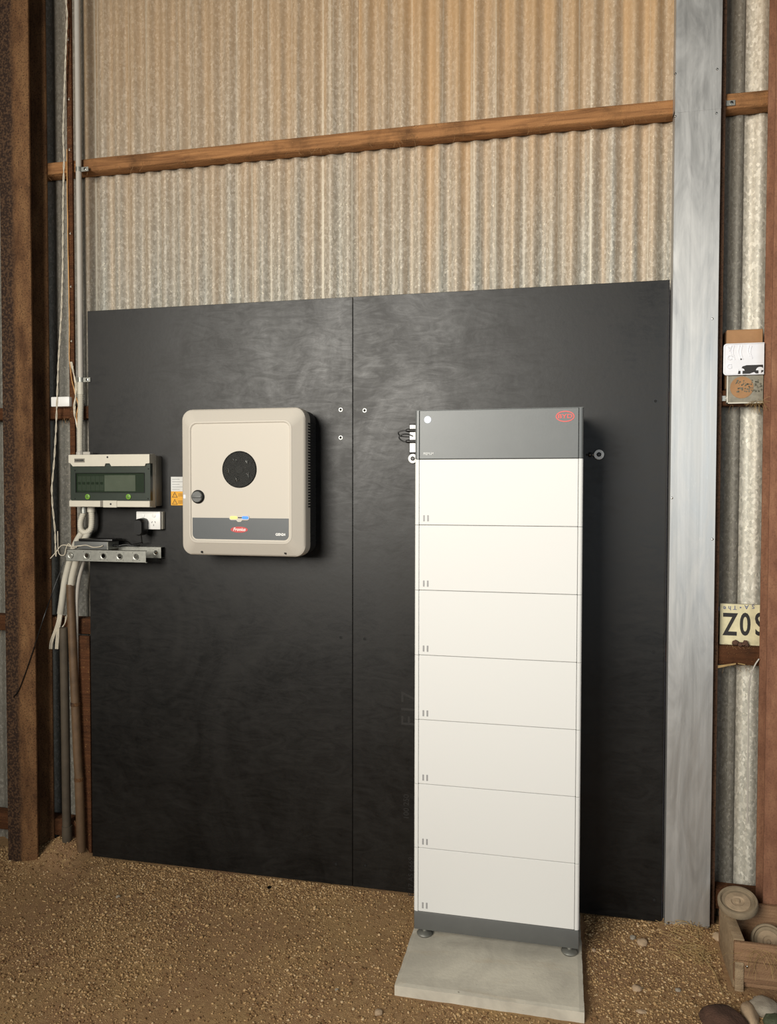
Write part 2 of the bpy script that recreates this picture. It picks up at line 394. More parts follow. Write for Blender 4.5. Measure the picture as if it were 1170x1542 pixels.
# rails (timber girts), sit against sheet crests
def fuzz(s, n, x0, x1, y, z, L=.03):
    for _ in range(n):
        x = random.uniform(x0, x1); p = Vector((x, y+random.uniform(-.002, .01), z+random.uniform(-.003, .006))); q = [p]
        d = Vector((random.uniform(-1, 1), random.uniform(-.6, -.05), random.uniform(-1, .3))).normalized()
        for k in range(5): q.append(q[-1]+d*L*random.uniform(.08, .25)); d = (d+Vector((random.uniform(-.5, .5), random.uniform(-.2, .2), random.uniform(-.7, .3)))).normalized()
        s.tube(q, .0005, 3, False)
def rail(z0, z1, x0, x1, label, mat, loc='', nfuzz=0):
    root = thing('timber_rail', label, 'beam', ((x0+x1)/2, .045, z0))
    # slightly uneven sawn board
    n = max(6, int((x1-x0)/.05)); rs = []
    for i in range(n+1):
        x = x0+(x1-x0)*i/n; a = .0022*mnoise.noise(Vector((x*6, z0*9, 1))); c = .002*mnoise.noise(Vector((x*9, z0*5, 5))); e = .004
        y0, y1, za, zb = .013+a*.4, .075, z0+c, z1+a
        rs.append([Vector((x, y, z)) for y, z in ((y0+e, za), (y0, za+e), (y0, zb-e), (y0+e, zb), (y1, zb), (y1, za))])
    obj('board', S().rings(rs), mat, root, smooth=50)
    if nfuzz:
        s = S()
        for a, b in (((x0, x1),) if z0 > 2.5 else ((-2.95, -2.42), (-2.24, -2.12), (.60, .72))): fuzz(s, nfuzz if z0 > 2.5 else nfuzz//3, a, b, .012, z0, .04); fuzz(s, nfuzz//3, a, b, .012, z1, .02)
        o = obj('dust_fibres', s, MAT['web'], root); o['kind'] = 'stuff'
    return root
rail(3.070, 3.124, -2.95, 1.40, 'long brown timber rail across upper corrugated wall', MAT['timber'], nfuzz=90)
rail(1.980, 2.036, -2.95, 1.40, 'second timber rail down, running behind top half of black panel', MAT['timber_dark'], nfuzz=26)
rail(1.010, 1.080, -2.95, 1.40, 'third timber rail down, under the cream numbered plate', MAT['timber_dark'], nfuzz=40)
rail(.075, .150, -2.95, 1.40, 'lowest timber rail just above the dirt', MAT['timber_dark'], nfuzz=20)

# ------------------------------------------------------------------ steel columns
def ibeam(x0, x1, y0, y1, mat, label, mat2=None):
    root = thing('steel_column', label, 'column', ((x0+x1)/2, (y0+y1)/2, 0)); t = .010; c = (x0+x1)/2
    for nm, a, b in (('front_flange', y0, y0+t), ('back_flange', y1-t, y1)):
        obj(nm, S().box((x0, a, -.03), (x1, b, ZT), .0015, 1), mat, root)
    obj('web', S().box((c-.004, y0+t, -.03), (c+.004, y1-t, ZT)), mat2 or mat, root)
    return root
ibeam(-2.40, -2.25, -.11, .012, MAT['rust_l'], 'dark rusty steel column left of the black panel')
ibeam(.728, .885, -.10, .012, MAT['rust_r'], 'reddish brown painted steel column at the right edge')

# galvanised cover and its post
post = tag(obj('wall_post', S().box((.567, -.008, -.02), (.581, .011, ZT), .001).box((.425, -.010, -.02), (.567, .002, ZT)), MAT['post'], origin=(.5, 0, 0)), 'narrow brown steel post edge showing right of the shiny zinc cover', 'post')
cov = thing('column_cover', 'tall shiny zinc sheet cover right of the black panel', 'cover', (.48, -.03, 0))
def cover_part(nm, z0, z1, yo):
    s = S(); X0, X1 = .400, .560
    rs = []
    prof = [(X0, .010), (X0, -.040+yo), (X0+.0015, -.0415+yo), (X1-.0015, -.0415+yo), (X1, -.040+yo), (X1, -.036+yo), (X1-.002, -.0375+yo), (X0+.002, -.0375+yo), (X0+.0015, .010)]
    n = 14
    for k in range(n+1):
        z = z0+(z1-z0)*k/n
        rs.append([Vector((x, y, z)) for x, y in prof])
    s.rings(rs); obj(nm, s, MAT['cover'], cov)
zj = P(1045, 168, -.04).z
cover_part('lower_sheet', .005, zj+.012, 0)
cover_part('upper_sheet', zj, ZT, -.0016)
for px, py in ((1017, 111), (1080, 104), (1017, 175), (1079, 170), (1007, 1390), (1068, 1397), (1012, 750), (1073, 812), (1073, 480)):
    p = P(px, py, -.043)
    if p.z > .0: obj('rivet', S().lathe((p.x, -.0405 - (.0016 if p.z > zj else 0), p.z), (0, -1, 0), [(.0045, 0), (.0045, .001), (.003, .0028), (.0005, .0034)], 10), MAT['chrome'], cov)

# ------------------------------------------------------------------ black panels
PZ0, PZ1 = .006, 2.452
def panel(x0, x1, label, screws):
    root = thing('plywood_panel', label, 'panel', ((x0+x1)/2, .006, PZ0))
    obj('sheet', S().box((x0, 0, PZ0), (x1, .012, PZ1), .0012, 1), MAT['ply'], root)
    for px, py, rim in screws:
        p = P(px, py, 0)
        s = S().lathe((p.x, 0, p.z), (0, -1, 0), [(.0085, 0), (.0085, .0008), (.0055, .0008), (.0048, .0002)], 16)
        q = obj('screw', s, MAT['zinc'] if rim else MAT['black'], root)
        obj('screw_recess', S().lathe((p.x, 0, p.z), (0, -1, 0), [(.0052, .0), (.0052, .0012), (.002, .0013)], 12), MAT['blackm'], q)
    return root
pl = panel(-2.050, -.8345, 'left black plywood sheet, behind the wall inverter', [(513, 617, 1), (513, 659, 1), (513, 960, 0), (506, 1301, 0)])
pr = panel(-.8325, .394, 'right black plywood sheet, behind the white battery tower', [(549, 618, 1), (549, 962, 0), (987, 604, 0), (984, 982, 0), (985, 1355, 0), (550, 1303, 0)])
obj('panel_edge', S().box((.394, .0, PZ0), (.3955, .012, PZ1)), MAT['plyedge'], pr)
fs = plain('faint_stamp', (34, 32, 30), .7)
for body, px, py, s in (('F17', 618, 1068, .10), ('100 250', 612, 1215, .032), ('F 17 AS 6669', 619, 1320, .03)):
    p = P(px, py, -.0002); text('stamp', body, s, (p.x, -.0002, p.z), fs, pr, rot=(0, -PI/2, PI/2) if 0 else (PI/2, -PI/2, 0), ext=.0001, align='CENTER')

# ------------------------------------------------------------------ battery tower
X0, X1, YF, YB = -.5076, .0774, -.354, -.058
ZB0, ZB1 = .066, .133
MH = (1.7725-ZB1)/7
tower_gap = .0016
base = thing('battery_stand', 'dark grey plinth with round feet under the battery stack', 'base', ((X0+X1)/2, (YF+YB)/2, .032))
obj('plinth', S().box((X0+.001, YF+.001, ZB0), (X1-.001, YB, ZB1), .003), MAT['grey2'], base, smooth=40)
for x in (X0+.035, X1-.032):
    for y in (YF+.035, YB-.04):
        f = obj('foot', S().lathe((x, y, .032), (0, 0, 1), [(.026, 0), (.028, .003), (.026, .007), (.018, .010)], 28), MAT['black'], base, smooth=40)
        obj('foot_disc', S().lathe((x, y, .032), (0, 0, 1), [(.0285, .0035), (.029, .006), (.024, .012), (.012, .015), (.0085, .016), (.0085, .034)], 28), MAT['zinc'], f, smooth=40)
def unit_body(root, z0, z1, m, groove):
    W = .0155; B = .0016
    # carcass: rear box plus the two rounded front corner posts, front panel set between
    obj('casing', S().box((X0+.004, YF+.02, z0+.0006), (X1-.004, YB, z1-.0006), .002, 1).box((X0, YF+.012, z0+.0008), (X0+.006, YB-.004, z1-.0008)).box((X1-.006, YF+.012, z0+.0008), (X1, YB-.004, z1-.0008)), m, root)
    for a, b, sgn in ((X0, X0+W, 1), (X1-W, X1, -1)):
        prof = []
        xo, xi = (a, b) if sgn > 0 else (b, a)
        for k in range(7):
            t = k/6*PI/2; prof.append((xo+sgn*.010*(1-math.cos(t)), YF+.010*(1-math.sin(t))))
        prof += [(xi-sgn*.0012, YF), (xi, YF+.0012), (xi, YF+.02), (xo, YF+.02)]
        obj('corner_post', S().prism([Vector((x, y, z0+.0008)) for x, y in prof], (0, 0, z1-z0-.0016)), m, root, smooth=35)
    obj('front_panel', S().box((X0+W+groove, YF+.0006, z0+.0008), (X1-W-groove, YF+.02, z1-.0008), B, 1), m, root)
names = ['lowest white battery module resting on the dark grey base', 'second white battery module up from the dark base', 'third white battery module up from the dark base',
         'middle white battery module with three above and three below', 'third white battery module down from the grey control unit', 'second white battery module down from the grey control unit', 'topmost white battery module directly under the grey control unit']
m0 = thing('battery_module', names[0], 'battery', ((X0+X1)/2, (YF+YB)/2, ZB1), 'stacked white battery modules')
unit_body(m0, ZB1, ZB1+MH, MAT['white'], .0012)
pm = P(641.5, 1378, YF)
for dx in (0, .0145):
    obj('indicator_mark', S().box((X0+.0335+dx-.003, YF-.0004, ZB1+.013), (X0+.0335+dx+.003, YF+.001, ZB1+.035), .0005, 1), MAT['mark'], m0)
kids = list(m0.children)
for i in range(1, 7):
    r = m0.copy(); COL.objects.link(r); r.location = m0.location + Vector((0, 0, MH*i)); r['label'] = names[i]
    for k in kids: link_copy(k, r)
ZC0, ZC1 = ZB1+7*MH+.0004, 1.948
cu = thing('control_unit', 'grey control unit with red oval emblem on top of white battery stack', 'control unit', ((X0+X1)/2, (YF+YB)/2, ZC0))
unit_body(cu, ZC0, ZC1-.0015, MAT['grey'], .0012)
obj('lid', S().box((X0+.001, YF+.002, ZC1-.0028), (X1-.001, YB, ZC1), .001, 1), MAT['grey'], cu)
p = P(644, 632, YF)
obj('power_light', S().lathe((p.x, YF+.001, p.z), (0, -1, 0), [(.0125, 0), (.0125, .0012), (.011, .0020)], 28), MAT['led_w'], cu, label='glowing round white light')
p = P(851, 627, YF)
def ellipse_ring(c, a, b, wd, y, th, n=40):
    s = S(); o = []
    for k in range(n):
        t = 2*PI*k/n; o.append((math.cos(t), math.sin(t)))
    A = [Vector((c.x+x*a, y, c.z+z*b)) for x, z in o]; B = [Vector((c.x+x*(a-wd), y, c.z+z*(b-wd))) for x, z in o]
    d = Vector((0, -th, 0)); rs = [B, A, [q+d for q in A], [q+d for q in B], B]
    s.rings(rs, False, False); return s
emb = obj('emblem_ring', ellipse_ring(p, .0315, .0190, .0035, YF+.0008, .0014), MAT['redl'], cu)
text('emblem_lettering', 'BYD', .0195, (p.x, YF-.0002, p.z), MAT['redl'], cu, sx=1.35, align='CENTER', bold=.0004)
p = P(637.5, 683.5, YF); text('lettering', 'PREMIUM', .0125, (p.x, YF-.0002, p.z), MAT['silver'], cu, sx=.72, bold=.0003)
# side port with plugs and looped leads
zs = lambda py: P(620, py, -.31).z
yp = -.31
sp = obj('side_port', S().box((X0-.0285, yp-.008, zs(683)), (X0+.002, yp+.012, zs(638)), .003, 2), MAT['black'], cu, smooth=40)
obj('port_label', S().box((X0-.0255, yp-.0092, zs(681.2)), (X0-.001, yp-.0075, zs(640.5))), MAT['wht'], sp)
for py in (648.5, 665):
    z = zs(py); obj('plug', S().tube([(X0-.001, yp-.012, z), (X0-.022, yp-.012, z), (X0-.029, yp-.012, z), (X0-.034, yp-.012, z), (X0-.040, yp-.012, z)], [.0060, .0060, .0066, .0060, .004], 12), MAT['black'], cu, smooth=40)
y2 = yp-.012
def lead(pp, name='lead'):
    return obj(name, S().tube(spline([Vector((P(a, b, y2).x, y2+c, P(a, b, y2).z)) for a, b, c in pp], 6), .0022, 8), MAT['black'], cu, smooth=60)
lead([(616, 649, 0), (607, 648.5, 0), (600, 651, 0), (602, 656, .004), (610, 657.5, .006), (622, 658, .008)])
lead([(615, 665, 0), (607, 664.5, 0), (601, 659, -.002), (606, 654.5, -.003), (614, 654, .0), (622, 657, .004)])
# wall fixings beside tower
for px, py, lb in ((902, 684.5, 'white washer bolted to black panel right of battery tower'), (621.5, 690.5, 'white washer half hidden at left edge of the battery tower')):
    p = P(px, py, -.012)
    a = thing('wall_anchor', lb, 'anchor', (p.x, 0, p.z))
    obj('washer', S().lathe((p.x, 0, p.z), (0, -1, 0), [(.0185, 0), (.0195, .004), (.0185, .012), (.008, .0125)], 28), MAT['wht'], a, smooth=40)
    obj('bolt', S().lathe((p.x, -.012, p.z), (0, -1, 0), [(.0085, 0), (.0085, .003), (.006, .005), (.0055, .002), (.002, .002)], 12), MAT['black'], a)
    if px > 800:
        obj('arm', S().tube([(p.x-.017, -.008, p.z), (p.x-.045, -.010, p.z)], .003, 8).tube([(p.x-.030, -.010, p.z-.008), (p.x-.030, -.010, p.z+.008)], .006, 8), MAT['black'], a)
        obj('nut', S().lathe((p.x-.022, -.006, p.z), (0, -1, 0), [(.004, 0), (.004, .008), (.001, .009)], 6).lathe((p.x-.034, -.006, p.z), (0, -1, 0), [(.0035, 0), (.0035, .010), (.001, .011)], 6), MAT['chrome'], a)

# concrete slab, worn edge
b = bmesh.new(); nx, ny = 40, 40; SX0, SX1, SY0, SY1 = -.520, .088, -.628, -.020
top = {}
for i in range(nx+1):
    for j in range(ny+1):
        x = SX0+(SX1-SX0)*i/nx; y = SY0+(SY1-SY0)*j/ny; e = min(i, nx-i, j, ny-j)
        wob = .0035*mnoise.noise(Vector((x*22, y*22, 2))) if e == 0 else 0
        top[i, j] = b.verts.new((x+wob, y+wob, .032 - (.0025+.003*abs(mnoise.noise(Vector((x*30, y*30, 9)))) if e == 0 else 0)))
for i in range(nx):
    for j in range(ny): b.faces.new((top[i, j], top[i+1, j], top[i+1, j+1], top[i, j+1]))
loop = [(i, 0) for i in range(nx)] + [(nx, j) for j in range(ny)] + [(i, ny) for i in range(nx, 0, -1)] + [(0, j) for j in range(ny, 0, -1)]
lo = {k: b.verts.new((top[k].co.x, top[k].co.y, -.02)) for k in loop}
for q, k in enumerate(loop):
    k2 = loop[(q+1) % len(loop)]; b.faces.new((top[k], lo[k], lo[k2], top[k2]))
tag(obj('concrete_slab', b, MAT['concrete'], origin=(-.216, -.324, 0)), 'pale square concrete slab lying on dirt beneath the battery tower', 'slab')

# ------------------------------------------------------------------ inverter
IY = -.205
a = P(271, 617, IY+.03); c = P(459.5, 614, IY+.03); d0 = P(275.5, 835, IY+.03)
IW, IH = .529, .592
icx = (P(273, 700, IY+.03).x + P(461.5, 700, IY+.03).x)/2; icz = (P(365, 615, IY+.03).z+P(365, 837, IY+.03).z)/2
ic = (icx, icz)
inv = thing('solar_inverter', 'cream wall inverter with round fan grille on black panel', 'inverter', (icx, 0, icz-IH/2))
s = S(); R = .045
s.rings([rr3(ic, IW-.006, IH-.006, R-.003, -.115), rr3(ic, IW, IH, R, -.118), rr3(ic, IW, IH, R, IY+.038), rr3(ic, IW-.004, IH-.004, R-.002, IY+.030), rr3(ic, IW-.018, IH-.018, R-.006, IY+.022),
         rr3(ic, IW-.088, IH-.100, R-.012, IY+.001), rr3(ic, IW-.095, IH-.107, R-.013, IY-.003), rr3(ic, IW-.105, IH-.117, R-.017, IY-.004), rr3(ic, IW-.113, IH-.125, R-.020, IY+.001)])
obj('front_cover', s, MAT['inv'], inv, smooth=28)
s = S().rings([rr3(ic, IW-.03, IH-.03, R-.01, -.012), rr3(ic, IW-.03, IH-.03, R-.01, -.03), rr3(ic, IW-.006, IH-.008, R-.003, -.036), rr3(ic, IW-.006, IH-.008, R-.003, -.117)])
hs = obj('rear_housing', s, MAT['finm'], inv, smooth=30)
s = S()
for k in range(30):
    z = icz-.10+.33*k/29
    s.box((icx+IW/2-.0035, -.145, z), (icx+IW/2+.0012, -.120, z+.006))
o = obj('side_vents', s, MAT['blackm'], inv); 
s = S()
for k in range(26):
    z = icz-.24+.48*k/25; s.box((icx+IW/2-.006, -.112, z), (icx+IW/2+.000, -.042, z+.004))
obj('cooling_fins', s, MAT['finm'], hs)
obj('mounting_bracket', S().box((icx-.18, -.014, icz-.22), (icx+.18, 0, icz+.22), .002), MAT['zinc'], inv)
# inner panel face items (front plane IY+.001)
IF = IY+.001
def IP(px, py): p = P(px, py, IF); return p
# band
W2, H2 = IW-.116, IH-.128
bz1 = IP(365, 779).z - .003; bz0 = icz-H2/2+.004; bw = W2-.004
rb = .020; pts = [Vector((icx-bw/2, IF, bz1)), Vector((icx+bw/2, IF, bz1))]
for sx, a0 in ((1, 0), (-1, -PI/2)):
    for k in range(7):
        t = a0 - PI/2*k/6; pts.append(Vector((icx+sx*(bw/2-rb)+rb*math.cos(t), IF, bz0+rb+rb*math.sin(t))))
obj('lower_band', S().prism(pts, (0, -.0014, 0)), MAT['band'], inv)
fc = IP(360.5, 707)
grm = MAT['blackm']
# fan: recess disc, hub, blades, mesh
fan = obj('fan', S().lathe((fc.x, IF-.0004, fc.z), (0, -1, 0), [(.0700, 0), (.0700, .0008), (.0002, .0009)], 40), MAT['blackm'], inv)
s = S().lathe((fc.x, IF-.001, fc.z), (0, -1, 0), [(.018, 0), (.018, .003), (.015, .004)], 20)
for k in range(5):
    a = 2*PI*k/5+.3; u = Vector((math.cos(a), 0, math.sin(a))); v = Vector((-math.sin(a), 0, math.cos(a)))
    q = [Vector((fc.x, IF-.0016, fc.z))+u*r+v*w_ for r, w_ in ((.016, -.006), (.050, -.004), (.063, .012), (.052, .018), (.034, .014), (.016, .006))]
    s.prism(q, (0, -.0012, 0))
obj('fan_blades', s, MAT['blackm'], fan)
for k in range(5):
    s = S(); a = 2*PI*k/5+.75; c0 = Vector((fc.x+.044*math.cos(a), IF-.0062, fc.z+.044*math.sin(a)))
    for q in range(4):
        g = Vector((random.uniform(-.007, .007), 0, random.uniform(-.006, .006))); e = Vector((random.uniform(-.005, .005), 0, random.uniform(.004, .010)))
        s.tube([c0+g-e, c0+g, c0+g+e*.7], [.0007, .0018, .0006], 5)
    obj('blade_glint', s, MAT['chrome'], fan)
s = S(); r = .0700; rows_ = 24
for k in range(-rows_//2, rows_//2+1):        # wire-mesh guard: wavy bars interlocked
    z = k*.0058; hw = math.sqrt(max(0, r*r-z*z))
    if hw < .006: continue
    n = max(4, int(2*hw/.0035)); 
    s.tube([(fc.x-hw+2*hw*i/n, IF-.0052, fc.z+z+.0016*math.cos(PI*((fc.x-hw+2*hw*i/n)/.0042+k))) for i in range(n+1)], .00062, 4, False)
g = obj('fan_guard', s, MAT['mesh'], inv)
obj('guard_rim', S().rings([[Vector((fc.x+rr*math.cos(t), IF-dy, fc.z+rr*math.sin(t))) for t in [2*PI*q/48 for q in range(48)]] for rr, dy in ((.0705, 0), (.0735, 0), (.0728, .0016), (.0705, .0060), (.0695, .0055), (.0698, 0))], False, False), MAT['blackm'], g, smooth=40)
# isolator
q = IP(298.5, 748)
iso = obj('isolator_switch', S().lathe((q.x, IF, q.z), (0, -1, 0), [(.0275, 0), (.0275, .004), (.025, .006), (.0235, .003)], 32), MAT['black'], inv, smooth=40)
obj('isolator_knob', S().lathe((q.x, IF, q.z), (0, -1, 0), [(.0225, 0), (.0225, .012), (.0205, .014)], 32).box((q.x-.021, IF-.020, q.z-.0042), (q.x+.021, IF-.013, q.z+.0042), .001), MAT['grey2'], iso, smooth=40)
obj('isolator_tab', S().box((icx-IW/2+.012, IY+.014, q.z-.008), (icx-IW/2+.034, IY+.020, q.z+.008), .002), MAT['wht'], inv)
# status light bar
q = IP(360.5, 779.5)
bz = obj('status_bezel', S().prism([v for v in rr3((q.x, q.z), .086, .020, .0099, IF, 6)], (0, -.0026, 0)).prism([Vector((q.x+x, IF, q.z+z)) for x, z in ((-.014, -.009), (.014, -.009), (.006, -.017), (-.006, -.017))], (0, -.0025, 0)), MAT['inv'], inv)
obj('yellow_light', S().prism(rr3((q.x-.023, q.z), .032, .0115, .0055, IF-.002, 5), (0, -.0014, 0)), MAT['led_y'], bz)
obj('blue_light', S().prism(rr3((q.x+.026, q.z), .028, .0115, .0055, IF-.002, 5), (0, -.0014, 0)), MAT['led_b'], bz)
obj('dark_slot', S().prism(rr3((q.x+.004, q.z), .020, .004, .0018, IF-.002, 3), (0, -.0010, 0)), MAT['ink'], bz)
q = IP(360.5, 797.5)
pts = [Vector((q.x+.0365*math.cos(2*PI*k/32), IF-.0013, q.z+.0120*math.sin(2*PI*k/32))) for k in range(32)]
em = obj('logo_oval', S().prism(pts, (0, -.0010, 0)), MAT['red'], inv)
text('logo_lettering', 'Fronius', .0185, (q.x, IF-.0025, q.z+.0005), MAT['wht'], inv, sx=.95, align='CENTER', shear=.3, bold=.0003)
q = IP(422.5, 805); text('lettering', 'GEN24', .0135, (q.x, IF-.0016, q.z), MAT['wht'], inv, sx=1.0, align='CENTER', bold=.0005)
for px, bd in ((351.5, '-'), (369.5, '-'), (360.5, ',')):
    q = IP(px, 785.5 if bd == '-' else 788); text('print_mark', bd, .012, (q.x, IF-.0016, q.z), MAT['inkg'], inv, align='CENTER')
for px, py in ((304.5, 831), (430, 833)):
    q = P(px, py, IY+.02); obj('cover_screw', S().lathe((q.x, IY+.018, q.z), (0, -1, 0), [(.0048, 0), (.0048, .0016), (.003, .0006)], 12), MAT['blackm'], inv)

# warning label behind inverter
A = P(257.5, 718, 0); B = P(258.5, 761, 0); mid = P(258, 740, 0).z
lab = thing('warning_sticker', 'white and yellow warning sticker left of the inverter on black panel', 'sticker', (A.x+.04, 0, B.z))
LX1 = A.x+.075
obj('white_half', S().box((A.x, -.0012, mid), (LX1, 0, A.z), .0003, 1), MAT['paper'], lab)
obj('yellow_half', S().box((A.x, -.0013, B.z), (LX1, 0, mid), .0003, 1), MAT['yellow'], lab)
h = (mid-B.z)/2
for k in range(2):
    zc = B.z+h*(k+.5); x = A.x+.018; s = S()
    tri = [(-.013, -.011), (.013, -.011), (0, .013)]; tin = [(-.0095, -.009), (.0095, -.009), (0, .0088)]
    rs = [[Vector((x+u, y, zc+v)) for u, v in t] for t, y in ((tin, -.0013), (tri, -.0013), (tri, -.0018), (tin, -.0018), (tin, -.0013))]
    s.rings(rs, False, False); obj('warning_triangle', s, MAT['ink'], lab)
    text('print', '!', .014, (x, -.0016, zc-.002), MAT['ink'], lab, align='CENTER')
    s = S()
    for r_ in range(3): s.box((x+.016, -.0016, zc-.006+r_*.005), (x+.042, -.0012, zc-.0045+r_*.005))
    obj('print_lines', s, MAT['ink'], lab)
s = S()
for r_ in range(6): s.box((A.x+.006, -.0015, mid+.008+r_*.011), (A.x+.006+(.05 if r_ % 2 else .035), -.0011, mid+.0095+r_*.011))
obj('print_lines', s, MAT['inkg'], lab)

# ------------------------------------------------------------------ switchboard enclosure
EY = -.105
e0 = P(105, 684, EY+.012); e1 = P(226.5, 763, EY+.012)
ex0, ex1, ez1, ez0 = e0.x, e1.x, P(226, 684, EY+.012).z, P(226, 764, EY+.012).z
ez1 = (e0.z+ez1)/2; xb1 = -1.692
enc = thing('switchboard', 'small circuit breaker box with smoked window, left of the inverter', 'switchboard', ((ex0+xb1)/2, 0, ez0))
obj('back_box', S().box((ex0+.006, -.052, ez0+.004), (xb1, 0, ez1-.006), .004), MAT['boxg'], enc, smooth=40)
# front shell side profile: white rim stepped outline on the right & left side
prof = [(-.050, ez0-.001), (-.050, ez1+.001), (EY+.034, ez1+.001), (EY+.014, ez1-.002), (EY+.012, ez1-.030), (EY+.026, ez1-.048), (EY+.026, ez0+.045), (EY+.012, ez0+.028), (EY+.014, ez0+.001), (EY+.034, ez0-.001)]
for xa, xb in ((ex0, ex0+.007), (xb1-.016, xb1-.004)):
    obj('side_frame', S().prism([Vector((xa, y, z)) for y, z in prof], (xb-xa, 0, 0)), MAT['box'], enc)
obj('frame_body', S().box((ex0+.007, -.078, ez0+.001), (xb1-.010, -.050, ez1), .002, 1), MAT['boxg'], enc)
EP = lambda px, py: P(px, py, EY+.006)
# top flap with notches
def zat(py): return P(166, py, EY+.004).z
zt0, zt1 = zat(702), zat(684.5)
fx0, fx1 = EP(104.5, 690).x, EP(226, 690).x
nx_ = EP(163, 700).x
outl = [(fx0, zt1), (fx1, zt1), (fx1, zt0+.012), (fx1-.018, zt0+.010), (fx1-.022, zt0), (nx_+.018, zt0), (nx_+.010, zt0+.012), (nx_-.010, zt0+.012), (nx_-.014, zt0), (fx0+.020, zt0), (fx0+.008, zt0+.014), (fx0, zt0+.016)]
tp = obj('top_flap', S().prism([Vector((x, EY, z)) for x, z in outl], (0, .026, 0)), MAT['box'], enc)
zb1, zb0 = zat(754), zat(763.5)
bt = obj('bottom_flap', S().box((fx0, EY, zb0), (fx1, EY+.030, zb1), .002, 1), MAT['box'], enc)
qx = EP(168, 759).x
obj('centre_tab', S().box((qx-.036, EY-.003, zb0-.002), (qx+.030, EY+.01, zb1+.001), .0015, 1), MAT['box'], enc)
obj('tab_gap', S().box((qx-.050, EY-.0008, zb0+.001), (qx-.037, EY+.01, zb1-.001)), MAT['boxg'], bt)
for px, py in ((163, 688.5), (168.5, 759)):
    q = EP(px, py); obj('cover_screw', S().lathe((q.x, EY-(.003 if py > 700 else 0), q.z), (0, -1, 0), [(.0042, 0), (.0042, .0008), (.001, .0009)], 12), MAT['ink'], enc)
q = EP(121, 693.5); lb_ = obj('maker_label', S().box((q.x-.025, EY-.0008, q.z-.0085), (q.x+.025, EY+.001, q.z+.0085)), MAT['boxg'], enc)
text('label_print', 'HAGER', .010, (q.x, EY-.001, q.z), MAT['ink'], enc, align='CENTER', sx=1.3, bold=.0005)
# smoked cover: frame + window
zw1, zw0 = zt0-.001, zb1+.001
wx0, wx1 = EP(114, 720).x, EP(217, 720).x; wz1, wz0 = zat(712.5), zat(741.5)
YW = EY+.008
s = S()
s.box((fx0+.003, YW, wz1), (fx1-.001, YW+.02, zw1+.016)).box((fx0+.003, YW, zw0), (fx1-.001, YW+.02, wz0)).box((fx0+.003, YW, wz0), (wx0, YW+.02, wz1)).box((wx1, YW, wz0), (fx1-.001, YW+.02, wz1))
cv = obj('smoked_cover', s, MAT['smokeframe'], enc)
s = S(); tt = .0016
for a_, b_ in (((wx0-.002, wz0-.002), (wx1+.002, wz0)), ((wx0-.002, wz1), (wx1+.002, wz1+.002)), ((wx0-.002, wz0), (wx0, wz1)), ((wx1, wz0), (wx1+.002, wz1))):
    s.box((a_[0], YW-.002, a_[1]), (b_[0], YW+.001, b_[1]))
obj('window_bead', s, MAT['blackm'], cv)
obj('window_pane', S().box((wx0, YW+.002, wz0), (wx1, YW+.0035, wz1)), MAT['smoke'], enc)
bx0, bx1 = P(118, 725, -.08).x, P(158, 725, -.08).x; bz0, bz1 = P(140, 739, -.08).z, P(140, 717, -.08).z
obj('inner_plate', S().box((wx0-.004, -.083, wz0-.004), (wx1+.006, -.079, wz1+.004)), MAT['finm'], enc)
for k in range(6):
    x = bx0+(bx1-bx0)*k/6; wd = (bx1-bx0)/6
    br = obj('breaker', S().box((x+.0004, -.087, bz0), (x+wd-.0004, -.083, bz1), .0006, 1), MAT['modbk'], enc)
    zm = (bz0+bz1)/2+.002; obj('breaker_lever', S().box((x+wd*.25, -.0935, zm-.006), (x+wd*.75, -.087, zm+.004), .001, 1), MAT['ink'], br)
gx1 = P(205, 725, -.08).x
obj('blank_plate', S().box((bx1+.001, -.0865, bz0-.002), (gx1, -.083, bz1+.004), .0008, 1), MAT['blank'], enc)
for px in (132.5, 194):
    q = P(px, 748, YW)
    l_ = obj('latch', S().lathe((q.x, YW, q.z), (0, -1, 0), [(.0115, 0), (.0115, .004), (.0095, .0055)], 24), MAT['green'], enc, smooth=40)
    obj('latch_slot', S().rings([[Vector((q.x+r_*math.cos(t_), YW-.0058, q.z+r_*math.sin(t_))) for t_ in [2*PI*k/16 for k in range(16)]] for r_ in (.0052, .0068)], False, False).box((q.x-.0012, YW-.0062, q.z-.004), (q.x+.0012, YW-.0052, q.z+.003)), MAT['greend'], l_)
for px, py in ((113, 708.5), (223.5, 706), (113, 751), (223, 751)):
    q = P(px, py, YW); obj('frame_screw', S().lathe((q.x, YW, q.z), (0, -1, 0), [(.003, 0), (.003, .0008), (.001, .0008)], 10), MAT['blackm'], cv)

# ------------------------------------------------------------------ power outlet and plug
o0 = P(205, 770, -.035); o1 = P(241.5, 797.5, -.035)
out = thing('power_outlet', 'white double power outlet below the breaker box on black panel', 'outlet', ((o0.x+o1.x)/2, 0, o1.z))
obj('mounting_block', S().box((o0.x+.002, -.022, o1.z+.001), (o1.x+.003, 0, o0.z-.001), .002), MAT['box'], out, smooth=40)
fp = obj('face_plate', S().box((o0.x, -.036, o1.z), (o1.x, -.023, o0.z), .0035), MAT['wht'], out, smooth=40)
for px, py in ((215, 776.5), (231.5, 776.5)):
    q = P(px, py, -.036); obj('rocker', S().lathe((q.x, -.036, q.z), (0, -1, 0), [(.0085, 0), (.0085, .0022), (.006, .0028)], 20), MAT['wht'], out, smooth=40)
q = P(231.3, 788, -.036)
s = S()
for dx, dz, rt in ((-.0075, .005, .5), (.0075, .005, -.5), (0, -.008, 0)):
    s.box((q.x+dx-.0011, -.0364, q.z+dz-.0038), (q.x+dx+.0011, -.0355, q.z+dz+.0038), rot=(0, rt, 0))
obj('socket_slots', s, MAT['ink'], fp)
